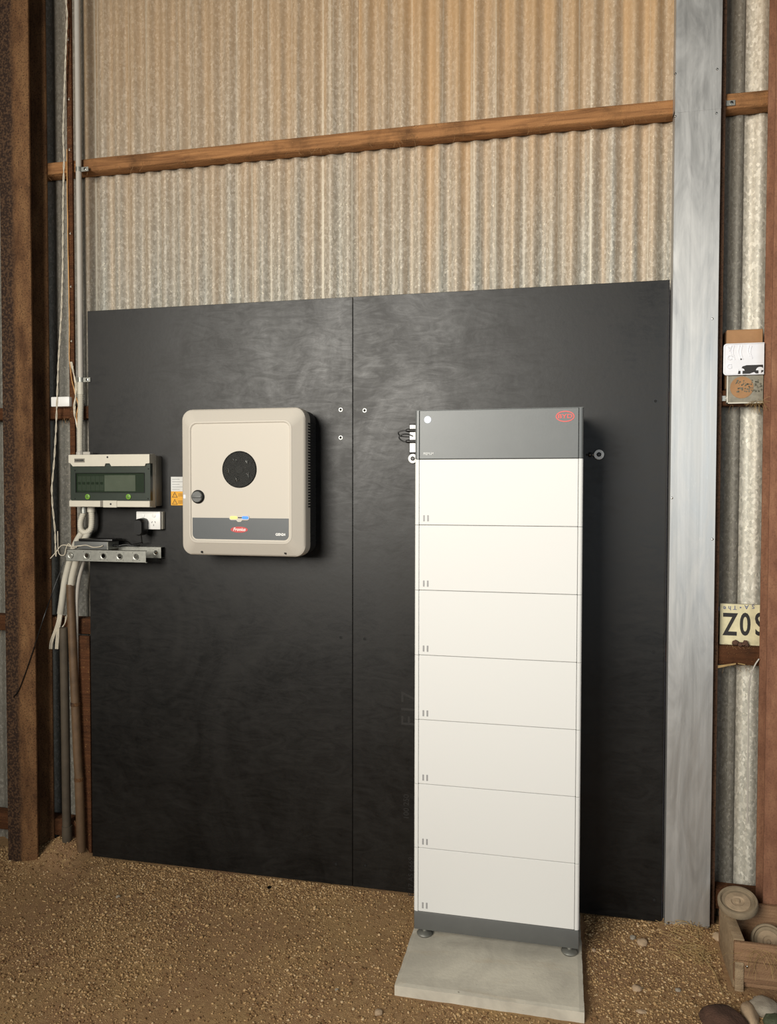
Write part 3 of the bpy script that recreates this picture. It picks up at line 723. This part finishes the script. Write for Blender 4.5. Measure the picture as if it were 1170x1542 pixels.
q = P(212.5, 793, -.06)
ad = thing('plug_adapter', 'black plug-in power adapter in the left socket of white outlet', 'adapter', (q.x, -.06, q.z))
obj('adapter_body', S().rings([rr3((q.x, q.z), .040, .070, .016, -.0362), rr3((q.x, q.z), .044, .074, .018, -.045), rr3((q.x-.001, q.z-.002), .042, .072, .018, -.075), rr3((q.x-.002, q.z-.003), .034, .062, .014, -.084)]), MAT['black'], ad, smooth=50)
cp = [(q.x, -.055, q.z-.036), (q.x, -.055, q.z-.050), (q.x-.01, -.04, q.z-.085), (q.x-.03, -.02, q.z-.10)]

# ------------------------------------------------------------------ perforated bracket shelf
BY = -.120
def holes_plate(s, x0, x1, z0, z1, y, th, hx, r):
    # strip with round holes; each hole sits in its own square cell
    zc = (z0+z1)/2; c = r*1.35; edges = [x0]
    for h_ in hx: edges += [h_-c, h_+c]
    edges.append(x1); N_ = 24
    for i in range(0, len(edges)-1, 2):
        if edges[i+1]-edges[i] > 1e-4: s.box((edges[i], y, z0), (edges[i+1], y+th, z1))
    for h_ in hx:
        s.box((h_-c, y, z0), (h_+c, y+th, zc-c)); s.box((h_-c, y, zc+c), (h_+c, y+th, z1))
        circ = []; sq = []
        for k in range(N_):
            a = 2*PI*(k+.5)/N_; u, v = math.cos(a), math.sin(a); m = max(abs(u), abs(v)); circ.append((u*r, v*r)); sq.append((u/m*c, v/m*c))
        V3 = lambda L, yy: [Vector((h_+u, yy, zc+v)) for u, v in L]
        s.rings([V3(sq, y), V3(circ, y), V3([(u*.98, v*.98) for u, v in circ], y-.004), V3([(u*.72, v*.72) for u, v in circ], y-.003), V3([(u*.72, v*.72) for u, v in circ], y+th), V3(sq, y+th)], False, False)
za, zb = 1.353, 1.404
f0 = P(99.5, 836, BY).x; f1 = P(219.5, 836, BY).x
brk = thing('shelf_bracket', 'perforated zinc steel bracket shelf under the breaker box', 'bracket', ((f0+f1)/2, 0, za))
s = S(); hx = [P(px, 836, BY).x for px in (107, 131, 156, 180.5, 205)]
holes_plate(s, f0, f1, za, zb, BY, .0018, hx, .0130); s.box((f0, BY, zb-.0015), (f1, BY+.012, zb)).box((f0, BY, za), (f1+.003, BY+.012, za+.0015))
obj('front_rail', s, MAT['zinc'], brk)
s = S(); holes_plate(s, f0+.15, -1.684, 1.366, 1.413, -.030, .0018, [P(235, 831, -.03).x], .0105)
s.box((f0+.15, -.028, 1.4115), (-1.684, 0, 1.413)).box((f0+.15, -.028, 1.366), (-1.684, 0, 1.3675))
obj('rear_rail', s, MAT['zinc'], brk)
q = P(235, 831, -.03); obj('fixing_bolt', S().lathe((q.x, -.030, q.z), (0, -1, 0), [(.008, -.004), (.008, .004), (.005, .006)], 6), MAT['chrome'], brk)
q = P(107, 836, BY); obj('fixing_bolt', S().lathe((q.x, BY+.004, q.z), (0, -1, 0), [(.0085, -.004), (.0085, .002), (.003, .003)], 6), MAT['zinc'], brk)
s = S()
for x in (f0+.16, f0+.30): s.box((x, BY+.002, za+.012), (x+.025, -.028, za+.016))
obj('cross_strap', s, MAT['zinc'], brk)
# router/adapter box on shelf
r0 = P(112, 828, -.105); r1 = P(163, 828, -.105)
rx0, rx1 = r0.x, r1.x
mo = thing('network_box', 'slim dark metal box lying on the perforated bracket shelf', 'device', ((rx0+rx1)/2, -.06, 1.404))
obj('case', S().box((rx0, -.108, zb+.0006), (rx1, -.024, zb+.034), .002), MAT['grey2'], mo, smooth=40)
obj('end_plate', S().box((rx1-.004, -.1095, zb+.0006), (rx1+.002, -.026, zb+.034), .001, 1), MAT['zinc'], mo)
obj('top_cover', S().box((rx0+.02, -.106, zb+.034), (rx1+.02, -.022, zb+.046), .004), MAT['black'], mo, smooth=40)
text('print', '8 ports', .011, ((rx0+rx1)/2+.02, -.1064, zb+.041), MAT['inkg'], mo, align='CENTER') if 0 else None
s = S(); zc_ = zb+.016; s.tube([(rx1+.002, -.07, zc_), (rx1+.016, -.07, zc_), (rx1+.017, -.07, zc_), (rx1+.028, -.07, zc_)], [.0055, .0055, .004, .0035], 10)
s.tube(spline([(rx1+.028, -.07, zc_), (rx1+.06, -.062, zc_+.004), (rx1+.095, -.05, zc_-.002), (rx1+.11, -.035, zc_+.002)], 6), .0022, 6)
obj('power_lead', s, MAT['black'], mo)
tag(obj('black_cable', S().tube(spline([(ad.location.x, -.06, ad.location.z-.034), (ad.location.x-.002, -.05, ad.location.z-.07), (ad.location.x-.012, -.035, 1.432), (ad.location.x-.06, -.036, 1.424), (rx1+.06, -.05, 1.436), (rx1+.03, -.095, 1.452)], 8), .0025, 8), MAT['black'], origin=(-1.75, -.04, 1.43)), 'thin black lead hanging from the plug adapter to the shelf', 'cable')

# ------------------------------------------------------------------ conduits at left
CX, CY = -2.083, -.004
zc_top, zc_bot = ZT, P(127, 577, CY).z
con = thing('wall_conduit', 'straight grey conduit running down wall to the breaker box', 'conduit', (CX, CY, ez1+.01))
obj('rigid_pipe', S().tube([(CX, CY, zc_bot), (CX, CY, zc_top)], .0125, 16), MAT['pvc'], con, smooth=60)
obj('coupling', S().tube([(CX, CY, P(127, 594, CY).z), (CX, CY, P(127, 576, CY).z)], .0145, 16), MAT['pvcw'], con, smooth=60)
pth, rr_ = corrug(spline([Vector((CX, CY, P(127, 594, CY).z)), Vector((CX, CY-.002, 2.03)), Vector((CX+.004, CY-.014, 1.92)), Vector((CX+.018, CY-.036, ez1-.001))], 10), .0125, .008, .0012)
obj('flexible_pipe', S().tube(pth, rr_, 12), MAT['pvcw'], con)
obj('box_fitting', S().lathe((CX+.018, CY-.036, ez1), (0, 0, 1), [(.017, 0), (.017, .012), (.0145, .014), (.0145, .020)], 12).box((CX+.04, -.055, ez1), (CX+.075, -.03, ez1+.014), .003), MAT['pvc'], con)
def saddle(x, y, z, label, r=.0135, tab=.034, lean=0):
    o = thing('pipe_saddle', label, 'clip', (x, y, z)); n = 10
    s = S(); pr_ = []
    for k in range(n+1):
        a = PI*k/n; pr_.append((x-r*math.cos(a), y-r*math.sin(a)))
    outer = [(px_, py_) for px_, py_ in pr_]; inner = [(x-(r-.0018)*math.cos(PI*k/n), y-(r-.0018)*math.sin(PI*k/n)) for k in range(n, -1, -1)]
    s.prism([Vector((u, v, z-.010)) for u, v in outer+inner], (0, 0, .020)); s.box((x+r-.002, y-.002, z-.010), (x+r+tab, y+.0, z+.010), .0008, 1)
    obj('strap', s, MAT['zinc'], o)
    obj('saddle_screw', S().lathe((x+r+tab*.55, y-.002, z), (0, -1, 0), [(.0065, 0), (.006, .0025), (.002, .0032)], 12), MAT['chrome'], o)
    return o
saddle(CX, CY+.001, P(125, 255, CY).z, 'metal pipe saddle fixing grey conduit to the upper timber rail', .014)
saddle(CX, CY+.001, P(125, 572, CY).z, 'metal pipe saddle on black panel edge above the breaker box', .014)
saddle(.577, .010, P(1093, 156, .01).z, 'metal saddle clip on upper rail right of zinc cover', .010, .030)
saddle(.577, .010, P(1091, 600, .01).z, 'metal saddle clip on rail beside the stacked number plates', .010, .030)
# bare nailed stud
st = thing('timber_stud', 'slim brown timber strip with nails beside the grey conduit', 'post', (-2.13, 0, 0))
obj('strip', S().box((-2.142, -.002, P(110, 690, 0).z-.5), (-2.117, .011, ZT), .001, 1), MAT['timber_dark'], st)
for py in (60, 150, 226, 352, 432, 514):
    z = P(104, py, -.002).z; obj('nail', S().lathe((-2.129, -.002, z), (0, -1, 0), [(.0035, 0), (.0035, .0012), (.001, .0014)], 8).tube([(-2.129, -.003, z), (-2.122, -.012, z+.002)], .0012, 5), MAT['pvcw'], st)
tag(obj('timber_stud', S().box((-2.118, -.002, .02), (-2.054, .011, 1.005), .001, 1), MAT['timber_dark'], origin=(-2.09, 0, .02)), 'short dark reddish board at left edge of black panel low down', 'post')
# drop conduits
ub = thing('looped_conduit', 'pale conduit curled in a U beneath the breaker box', 'conduit', (P(136, 790, -.05).x, -.05, P(136, 806, -.05).z))
CP = lambda px, py, y: Vector((P(px, py, y).x, y, P(px, py, y).z))
pth, rr_ = corrug(spline([CP(137.5, 766, -.05), CP(138.5, 782, -.05), CP(137, 796, -.05), CP(130, 802, -.05), CP(122.5, 798, -.05), CP(121.5, 786, -.05), CP(125.5, 773, -.05), CP(126, 768, -.05)], 8), .0125, .008, .0008)
obj('bend', S().tube(pth, rr_, 12), MAT['pvcw'], ub, smooth=50)
obj('collar', S().lathe(CP(137.3, 771, -.05), (0, 0, 1), [(.0165, 0), (.0165, .018), (.0150, .020), (.0150, ez0-CP(137.3, 771, -.05).z)], 16), MAT['pvcw'], ub, smooth=40)
obj('collar', S().lathe(CP(126.5, 773, -.05), (0, 0, 1), [(.0145, 0), (.0145, .012), (.0135, ez0-CP(126.5, 773, -.05).z)], 16), MAT['zinc'], ub, smooth=40)
def pipe(name, label, pts, r, mat, n=14):
    q = spline([CP(*p) for p in pts], 8)
    root = thing(name, label, 'conduit', q[-1]); obj('pipe', S().tube(q, r, n), mat, root, smooth=60); return root
ca = pipe('drop_conduit', 'leftmost pale conduit below bracket, ending in loose tan wires', [(130, 797, -.01), (120, 808, -.010), (112, 824, -.01), (105, 846, -.008), (98.5, 872, -.006), (95, 895, -.005), (91, 924, -.005)], .0150, MAT['pvcw'])
s = S()
for k in range(4):
    dx = (k-1.5)*1.6
    s.tube(spline([CP(91+dx, 921, -.005), CP(89+dx, 935, -.008-.002*k), CP(85.5+dx*1.4, 950, -.010), CP(80.5+dx*1.7+(3 if k > 1 else 0), 966, -.012), CP(79+dx*1.6+(4 if k > 1 else 0), 977, -.010)], 6), .0042, 7)
s.tube(spline([CP(99, 928, -.002), CP(97, 940, -.002), CP(90, 949, -.004)], 6), .0018, 5)
s.tube(spline([CP(101, 926, -.002), CP(98, 938, -.002), CP(91, 947, -.004)], 6), .0018, 5)
obj('loose_wires', s, MAT['cablew'], ca)
pipe('drop_conduit', 'middle pale conduit below bracket, entering the brown pipe', [(135, 798, -.046), (129, 810, -.044), (121.5, 825, -.042), (115.5, 843, -.038), (109.5, 866, -.030), (106.5, 884, -.026)], .0150, MAT['pvcw'])
pipe('drop_conduit', 'thin grey conduit right of the brown pipe under bracket', [(131, 824, -.012), (126, 845, -.012), (119, 872, -.011), (116, 900, -.011), (115.5, 940, -.011), (115.5, 1050, -.011)], .0080, MAT['pvc'])
bp = thing('brown_pipe', 'tall brown jointed pipe standing at left edge of black panel', 'pipe', CP(120, 1315, -.03))
seg = [(106, 880), (110, 985), (113.5, 1060), (116, 1120), (119, 1173), (122, 1260), (123, 1318)]
for (a_, b_), nm in (((0, 2), 0), ((2, 4), 1), ((4, 6), 2)):
    pts = [CP(x, y, -.026) for x, y in seg[a_:b_+1]]
    if nm == 2: pts[-1].z = gz(pts[-1].x, -.026)-.005
    obj('pipe_length', S().tube(spline(pts, 4), .0185+.0006*nm, 16), MAT['pvcd'], bp, smooth=60)
for k in (2, 4):
    q = CP(*seg[k], -.026); obj('pipe_joint', S().lathe(q, (0.02, 0, 1), [(.0205, -.008), (.021, -.004), (.021, .004), (.0205, .008)], 16), MAT['rust_l'], bp)
p2 = thing('dusty_pipe', 'dim dusty pipe left of the tall brown jointed pipe', 'pipe', CP(103, 1265, -.014))
obj('pipe_length', S().tube([CP(96, 945, -.014), CP(98.5, 1100, -.014), CP(100.5, 1245, -.014)], .019, 14), MAT['pvcd2'], p2, smooth=60)
q = CP(101, 1250, -.014); obj('pipe_socket', S().tube([q+Vector((0, 0, .02)), q-Vector((0, 0, .03)), Vector((q.x, q.y, gz(q.x, -.014)-.01))], [.0225, .0225, .021], 14), MAT['pvcd2'], p2, smooth=60)

# cables
def cable(label, pts, r, mat, tw=0, name='cable'):
    q = spline([CP(*p) for p in pts], 8); root = thing(name, label, 'cable', q[-1])
    if tw:
        for ph in (0, PI):
            acc = 0; out = []
            for i, p in enumerate(q):
                if i: acc += (q[i]-q[i-1]).length
                t = acc/tw*2*PI+ph; out.append(p+Vector((math.cos(t), math.sin(t)*.5, 0))*r*1.2)
            obj('strand', S().tube(out, r, 6), mat, root, smooth=60)
    else: obj('strand', S().tube(q, r, 6), mat, root, smooth=60)
    return root
def dense(pts, n=6):
    out = []
    for i in range(len(pts)-1):
        for k in range(n): out.append(tuple(pts[i][j]+(pts[i+1][j]-pts[i][j])*k/n for j in range(3)))
    return out+[pts[-1]]
cable('white twisted wire pair hanging down left of the timber strip', dense([(99, -60, -.02), (99.5, 0, -.02), (101, 25, -.02), (97.5, 125, -.02), (95, 200, -.02), (96.5, 240, -.02), (95, 300, -.02), (94.5, 400, -.02), (92.5, 470, -.02), (88, 545, -.02), (86, 600, -.024), (84.5, 645, -.02), (82, 690, -.02), (78, 735, -.02), (79, 760, -.02), (83, 800, -.02), (84, 830, -.02), (84.5, 838, -.02)], 3), .0022, MAT['cablew'], .11, 'twisted_wire')
cable('tan wires stapled along the brown timber strip', dense([(101, 225, -.006), (101.5, 300, -.006), (103, 400, -.006), (104.5, 480, -.006), (104.5, 540, -.006), (108, 570, -.007), (113, 592, -.008), (118, 610, -.010), (115.5, 625, -.011), (116.5, 640, -.010), (120, 650, -.008), (123, 665, -.02), (124, 683, -.03)], 2), .0026, MAT['cableo'], 0, 'tan_wire')
cable('pale wires bowed out beside grey conduit above the breaker box', dense([(107, 545, -.008), (111, 562, -.009), (114.5, 580, -.010), (114, 596, -.012), (112, 610, -.012), (112.5, 625, -.011), (116, 640, -.010), (121, 655, -.016), (123, 675, -.03)], 2), .0026, MAT['cablew'], .2, 'pale_wire')
cable('thin white wire looping from column over the bracket shelf', [(76, 841, -.125), (84, 832, -.125), (92, 822, -.125), (100, 821, -.125), (108, 823, -.125), (120, 822, -.112), (130, 821, -.112), (140, 824, -.112), (150, 823.5, -.112), (155, 821.5, -.112)], .0022, MAT['cablew'])
cable('short white wire bent in a loop at left end of bracket', [(87, 800, -.10), (87.5, 825, -.12), (90, 835, -.125), (97, 835.5, -.126), (99.5, 826, -.127), (103, 819, -.126), (107, 822, -.124), (111, 825, -.114), (116, 824, -.114)], .0022, MAT['cablew'])
cable('long thin black cord crossing the rusty column low down', [(96, 846, -.02), (80, 890, -.05), (66, 930, -.114), (48, 985, -.114), (30, 1035, -.115), (20, 1050, -.115)], .0022, MAT['black'])
a_ = P(77, 613, -.02); b_ = P(104.5, 597, -.02)
cl = thing('terminal_block', 'small white plastic block on timber rail beside rusty column', 'block', ((a_.x+b_.x)/2, 0, a_.z))
obj('block_body', S().box((a_.x, -.022, a_.z+.001), (b_.x, .0115, b_.z), .004), MAT['wht'], cl, smooth=40)

# ------------------------------------------------------------------ items at the right: plates
zr = 2.036
cb = tag(obj('cardboard_offcut', S().box((.600, .016, zr+.004), (.726, .070, P(1120, 497, .03).z), .003, 1), MAT['card'], origin=(.66, .04, zr)), 'brown block standing on rail behind the white embossed plate', 'offcut')
# square grey frame plate with brown disc
A = P(1094, 560, -.012); B = P(1098, 607.5, -.012)
fx = P(1095, 590, -.012).x; fx2 = .7240
fr = thing('framed_plate', 'grimy grey square plate with brown disc, low behind white plate', 'plate', ((fx+fx2)/2, 0, B.z))
Z0 = P(1100, 607.5, -.012).z; Z1 = zr+.05
obj('plate', S().box((fx, -.002, Z0), (fx2, .010, Z1)), MAT['frameg'], fr)
obj('rim', S().box((fx, -.0055, Z0), (fx+.004, -.002, Z1)).box((fx, -.0055, Z0), (fx2, -.002, Z0+.004)), MAT['box'], fr)
q = P(1117, 585, -.004); obj('rust_disc', S().lathe((q.x, -.002, q.z+.004), (0, -1, 0), [(.040, 0), (.040, .0016), (.001, .0018)], 32), MAT['card'], fr)
s = S()
for _ in range(70):
    x = random.uniform(q.x-.022, fx2-.006); z = random.uniform(q.z-.012, q.z+.03); r_ = random.uniform(.0015, .004)
    s.lathe((x, -.0038, z), (0, -1, 0), [(r_, 0), (r_*.7, .0010)], 5)
o = obj('flaking_paint', s, MAT['scalem'], fr); o['kind'] = 'stuff'
# white plate (back of an embossed number plate)
px0, px1 = P(1090, 540, -.016).x, .7245; pz0, pz1 = P(1110, 564.5, -.016).z, P(1110, 516.5, -.016).z
wp = thing('number_plate', 'white embossed plate with torn black patch, right of zinc cover', 'plate', ((px0+px1)/2, -.012, pz0))
pw, ph_ = px1+.22-px0, pz1-pz0
def halfrr(w_, h_, r_, y, off=0):       # left side rounded, right side runs behind column
    return [Vector((px0+off+r_-r_*math.cos(t_), y, z_)) for t_, z_ in []]
def plate_outline(x0, x1, z0, z1, r, y):
    o = [Vector((x1, y, z0)), Vector((x1, y, z1))]
    for k in range(7): t_ = PI/2*k/6; o.append(Vector((x0+r-r*math.sin(t_), y, z1-r+r*math.cos(t_))))
    for k in range(7): t_ = PI/2*k/6; o.append(Vector((x0+r-r*math.cos(t_), y, z0+r-r*math.sin(t_))))
    return o
s = S().rings([plate_outline(px0, px1, pz0, pz1, .012, -.0065), plate_outline(px0, px1, pz0, pz1, .012, -.0095), plate_outline(px0+.003, px1, pz0+.003, pz1-.003, .010, -.0105), plate_outline(px0+.005, px1, pz0+.005, pz1-.005, .008, -.0085)])
obj('plate_sheet', s, MAT['platew'], wp)
s = S()
for xo, top_, bot_ in ((.028, .006, .05), (.036, .006, .06), (.055, .008, .055), (.064, .008, .06), (.088, .007, .05), (.096, .010, .058)):
    x = px0+xo
    if x < px1-.006: s.tube(spline([(x, -.0085, pz1-top_), (x-.004, -.0085, pz1-(top_+bot_)/2), (x+.003, -.0085, pz1-bot_)], 5), .0024, 6)
obj('embossed_strokes', s, MAT['platew'], wp)
for k, ch in enumerate('VCG'):
    text('embossed_lettering', ch, .024, (px0+.020, -.0086, pz1-.020-.032*k), MAT['platew'], wp, ext=.0032, align='CENTER', bold=.0008)
obj('plate_hole', S().lathe((P(1116, 541, -.009).x, -.0083, P(1116, 541, -.009).z), (0, -1, 0), [(.003, 0), (.003, .0006), (.001, .0006)], 10), MAT['ink'], wp)
q0 = P(1111, 556, -.010); tx0 = q0.x; s = S(); pts = []
pts = [(tx0, -.016), (tx0+.004, .004), (tx0+.010, .001), (tx0+.016, .014), (tx0+.03, .018), (px1-.004, .018), (px1-.002, -.006), (px1-.02, -.018), (px1-.034, -.008), (tx0+.022, -.020), (tx0+.01, -.012)]
bpch = obj('black_patch', S().prism([Vector((x, -.0085, q0.z-.004+z)) for x, z in pts], (0, -.0012, 0)), MAT['plateblk'], wp)
s = S()
for cx_, w_ in ((tx0+.013, .010), (px1-.014, .0135)):
    o_ = [Vector((cx_+w_*math.cos(PI*k/10), -.0098, q0.z-.006+w_*.9*math.sin(PI*k/10))) for k in range(11)]
    s = S().prism(o_, (0, -.0008, 0)); s.box((cx_-w_*.35, -.0106, q0.z-.020), (cx_+w_*.3, -.0098, q0.z-.006)); obj('white_flake', s, MAT['platew'], bpch)
s = S(); fuzz(s, 26, .695, .722, -.010, Z0+.004, .05); o = obj('fibre_tuft', s, MAT['straw'], fr); o['kind'] = 'stuff'

# cream numbered plate, upside down
YP_ = .034
zt, zb_ = P(1110, 909, YP_).z, 1.0815
lp = thing('number_plate', 'cream upside-down number plate with black characters, tucked behind column', 'plate', (.66, YP_, zb_))
LX0 = .594; LX2 = .80
obj('plate_sheet', S().box((LX0, YP_, zb_), (LX2, YP_+.002, zt), .0008, 1), MAT['platey'], lp)
obj('plate_rim', S().box((LX0, YP_-.001, zt-.002), (LX2, YP_+.0002, zt)), MAT['frameg'], lp)
R180 = (PI/2, PI, 0)
def ltext(ch, px, py, size, mat, sx=1, bold=0, nm='characters'):
    q = P(px, py, YP_); text(nm, ch, size, (q.x, YP_-.0006, q.z), mat, lp, rot=R180, sx=sx, align='CENTER', ext=.0008, bold=bold)
HZ = .118
for ch, px in (('Z', 1099.5), ('0', 1122), ('S', 1144)):
    ltext(ch, px, 938, HZ*1.0, MAT['plateblk'], .66, .0022)
for ch, px in (('F', 1081.5), ('e', 1091), ('h', 1098.5), ('T', 1106.5), ('\u2022', 1115), ('A', 1124), ('S', 1134)):
    ltext(ch, px, 916-(px-1085)*.055, .022, MAT['blueink'], 1, .0002, 'slogan')
q = P(1082, 940, -.002)
s = S()
for k in range(3): s.tube([CP(1079, 1003+k*1.5, -.004), CP(1094, 1001+k, -.006), CP(1108, 999+k*.6, -.006)], .0014, 5)
s.tube([CP(1111, 999, -.006), CP(1122, 1001, -.006)], .0018, 5)
tag(obj('straw_stems', s, MAT['straw'], origin=CP(1095, 1002, 0)), 'few straw stems caught under the lower right rail', 'straw', kind='stuff')
cable('thin grey cable curving down below the cream plate', [(1143, 992, -.004), (1136, 1003, -.004), (1130, 1020, .0), (1127.5, 1045, .004), (1127, 1080, .006), (1126, 1150, .006), (1125.5, 1240, .006)], .0028, MAT['pvc'])
# small mud nest on the rail
s = S(); 
for k in range(9):
    t_ = bmesh.new(); bmesh.ops.create_icosphere(t_, subdivisions=2, radius=.007+.004*random.random())
    for v in t_.verts: v.co *= 1+.25*mnoise.noise(v.co*200+Vector((k, 0, 0)))
    q = CP(1112+random.uniform(-7, 16), 972+random.uniform(-6, 4), .005); t_.transform(Matrix.Translation((q.x, random.uniform(.017, .026), 1.086+random.uniform(0, .010)))); s.add(t_)
tag(obj('mud_nest', s, MAT['stoned'], origin=(.66, .01, 1.08)), 'brown mud wasp nest clump under the cream number plate', 'nest')

# ------------------------------------------------------------------ crate, wheel, stones, straw
cr = thing('wooden_crate', 'old weathered wooden crate on dirt at lower right corner', 'crate', (.72, -.22, 0))
Th = .036; KX0, KX1, KY0, KY1, KZ = .578, .98, -.345, -.125, .165
def board(nm, a, b, mat, rot=None):
    o = obj(nm, S().box(a, b, .003, 2, rot), mat, cr, smooth=30); return o
board('side_board', (KX0, KY0, .0), (KX0+Th, KY1, KZ), MAT['crate'])
board('side_board', (KX1-Th, KY0, .0), (KX1, KY1, KZ), MAT['crate'])
board('front_board', (KX0+.0, KY0-.016, .030), (KX1, KY0-.0005, .100), MAT['crate_red'])
board('front_board', (KX0+.0, KY0-.016, .102), (KX1, KY0-.0005, KZ-.002), MAT['crate_red'])
board('back_board', (KX0, KY1+.001, .0), (KX1, KY1+.018, KZ+.012), MAT['crate_red'])
board('bottom_board', (KX0+Th, KY0, .006), (KX1-Th, KY1, .020), MAT['crate_red'])
s = S(); fuzz(s, 30, KX0+.03, KX0+.16, KY0-.018, KZ-.02, .10); o = obj('dry_roots', s, MAT['straw'], cr); o['kind'] = 'stuff'
board('corner_cleat', (KX0+.002, KY0-.020, .0), (KX0+.03, KY0-.0165, .098), MAT['crate'])
obj('nail', S().lathe((.618, KY0-.016, .085), (0, -1, 0), [(.005, 0), (.004, .002), (.001, .003)], 10), MAT['chrome'], cr)
def disc(cx_, cy_, cz_, R_, th, rot, label, name):
    root = thing(name, label, 'wheel', (cx_, cy_, cz_)); M_ = Matrix.Translation((cx_, cy_, cz_)) @ Euler(rot).to_matrix().to_4x4()
    s1 = S().lathe((0, 0, 0), (0, 0, 1), [(R_*.80, -th/2), (R_*.97, -th/2), (R_, -th*.3), (R_, th*.3), (R_*.96, th/2), (R_*.86, th/2), (R_*.80, th*.1)], 40, True, True); s1.b.transform(M_); obj('tyre', s1, MAT['wheelr'], root, smooth=40)
    s2 = S().lathe((0, 0, 0), (0, 0, 1), [(R_*.80, th*.12), (R_*.76, th*.02), (R_*.66, th*.0), (R_*.62, th*.22), (R_*.34, th*.26), (R_*.28, th*.12), (R_*.14, th*.10), (R_*.10, th*.36), (R_*.02, th*.36)], 40, False, True); s2.b.transform(M_)
    obj('hub', s2, MAT['wheel'], root, smooth=30); return root
q = P(1111, 1363, -.16)
disc(q.x, -.16, KZ+.031, .067, .026, (math.radians(13), math.radians(-13), math.radians(20)), 'small dusty round wheel leaning on top of wooden crate', 'old_wheel')
q = P(1158, 1412, -.22)
disc(q.x+.004, -.20, .088, .058, .018, (math.radians(58), math.radians(-6), 0), 'round grey disc lying inside the wooden crate', 'round_disc')
def rock(px, py, r_, label, mat, fl=.6, name='stone', y=None, z=None, dz=0, ell=(1, 1)):
    q = G(px, py, 0); x, y_ = q.x, q.y; t_ = bmesh.new(); bmesh.ops.create_icosphere(t_, subdivisions=3, radius=1)
    sd = Vector((px*.37, py*.11, 0))
    for v in t_.verts:
        v.co *= 1+.30*mnoise.noise(v.co*1.3+sd)+.10*mnoise.noise(v.co*3.5+sd)
        v.co = Vector((v.co.x*ell[0], v.co.y*ell[1], v.co.z*fl))*r_
    t_.transform(Matrix.Translation((x, y_, gz(x, y_)+r_*fl*.35+dz))); o = obj(name, t_, mat, origin=(x, y_, gz(x, y_)), smooth=50)
    return tag(o, label, 'stone')
rock(967, 1422, .019, 'pale pinkish stone below the right end of black panel', MAT['stone'], .7)
rock(953, 1414, .012, 'small whitish pebble just left of the pinkish stone', MAT['stoneg'], .7)
rock(959, 1488, .016, 'round tan stone on gravel between slab and crate', MAT['stone'], .6)
rock(1021, 1490, .009, 'tiny white pebble midway between slab and crate', MAT['stoneg'], .6)
rock(966, 1522, .012, 'flat cream pebble near the bottom edge right of slab', MAT['stone'], .4, ell=(1.4, .8))
rock(894, 1431, .009, 'small tan pebble right beside the tower foot', MAT['stone'], .7)
rock(570, 1526, .013, 'round pebble on dirt left of the slab corner', MAT['stone'], .6)
rock(507, 1490, .006, 'tiny pale pebble on the bare dirt left of slab', MAT['stoneg'], .7)
rock(178, 1348, .009, 'small white pebble on dark dirt near the left column', MAT['stoneg'], .7)
rock(1092, 1545, .070, 'dark reddish clod at the bottom edge beside crate', MAT['stoned'], .45, 'dirt_clod')
rock(1153, 1522, .045, 'pale grey rock in front of the crate', MAT['stoneg'], .6)
rock(1129, 1530, .040, 'long pinkish rock at crate corner, bottom right', MAT['stone'], .6, ell=(.6, 1.5))
rock(1165, 1540, .030, 'dark greenish rock in the bottom right corner', plain('green_rock', (78, 84, 62), .7, 0, .15, 20, .003), .7)
rock(406, 1336, .010, 'black crumb of dirt near panel foot left of seam', MAT['void'], .5, 'dirt_clod')
rock(1083, 1420, .024, 'brown clod at the foot of zinc cover', MAT['stone'], .5, 'dirt_clod')
# dry grass by the cover and crate
s = S()
for _ in range(100):
    x = random.uniform(.41, .53); y = random.uniform(-.26, -.05); z = gz(x, y)+random.uniform(.001, .016); a = random.uniform(0, PI); L = random.uniform(.02, .09)
    d = Vector((math.cos(a), math.sin(a), random.uniform(-.1, .2))); p = Vector((x, y, z)); s.tube([p, p+d*L*.5+Vector((0, 0, .004)), Vector((min(.572, (p+d*L).x), min(-.004, (p+d*L).y), (p+d*L).z))], random.uniform(.0005, .0012), 4, False)
s.tube([(.50, -.20, .02), (.53, -.30, .014), (.535, -.42, .012)], .002, 5)
tag(obj('dry_grass', s, MAT['straw'], origin=(.5, -.15, 0)), 'tangle of dry grass between zinc cover and wooden crate', 'grass', kind='stuff')
s = S()
for _ in range(170):
    x = random.uniform(-2.22, -1.2); y = random.uniform(-.24, -.05); z = gz(x, y)+random.uniform(.001, .008); a = random.uniform(0, PI); L = random.uniform(.015, .05)
    d = Vector((math.cos(a), math.sin(a)*.6, random.uniform(-.05, .3))); p = Vector((x, y, z)); s.tube([p, p+d*L*.5+Vector((0, 0, .003)), p+d*L], random.uniform(.0006, .0012), 4, False)
tag(obj('leaf_litter', s, MAT['web'], origin=(-1.8, -.1, 0)), 'brown plant litter along foot of black panel at left', 'litter', kind='stuff')
s = S(); q = CP(1090, 1412, -.12)
tag(obj('paper_scrap', S().prism([q, q+Vector((.010, 0, .004)), q+Vector((.009, .002, -.022)), q+Vector((.004, 0, -.026))], (0, .001, 0)).prism([q+Vector((.002, 0, 0)), q+Vector((.006, 0, .03)), q+Vector((.009, 0, .03)), q+Vector((.006, 0, 0))], (0, .001, 0)), MAT['wht'], origin=q), 'tiny white scrap hanging at left side of crate', 'scrap')
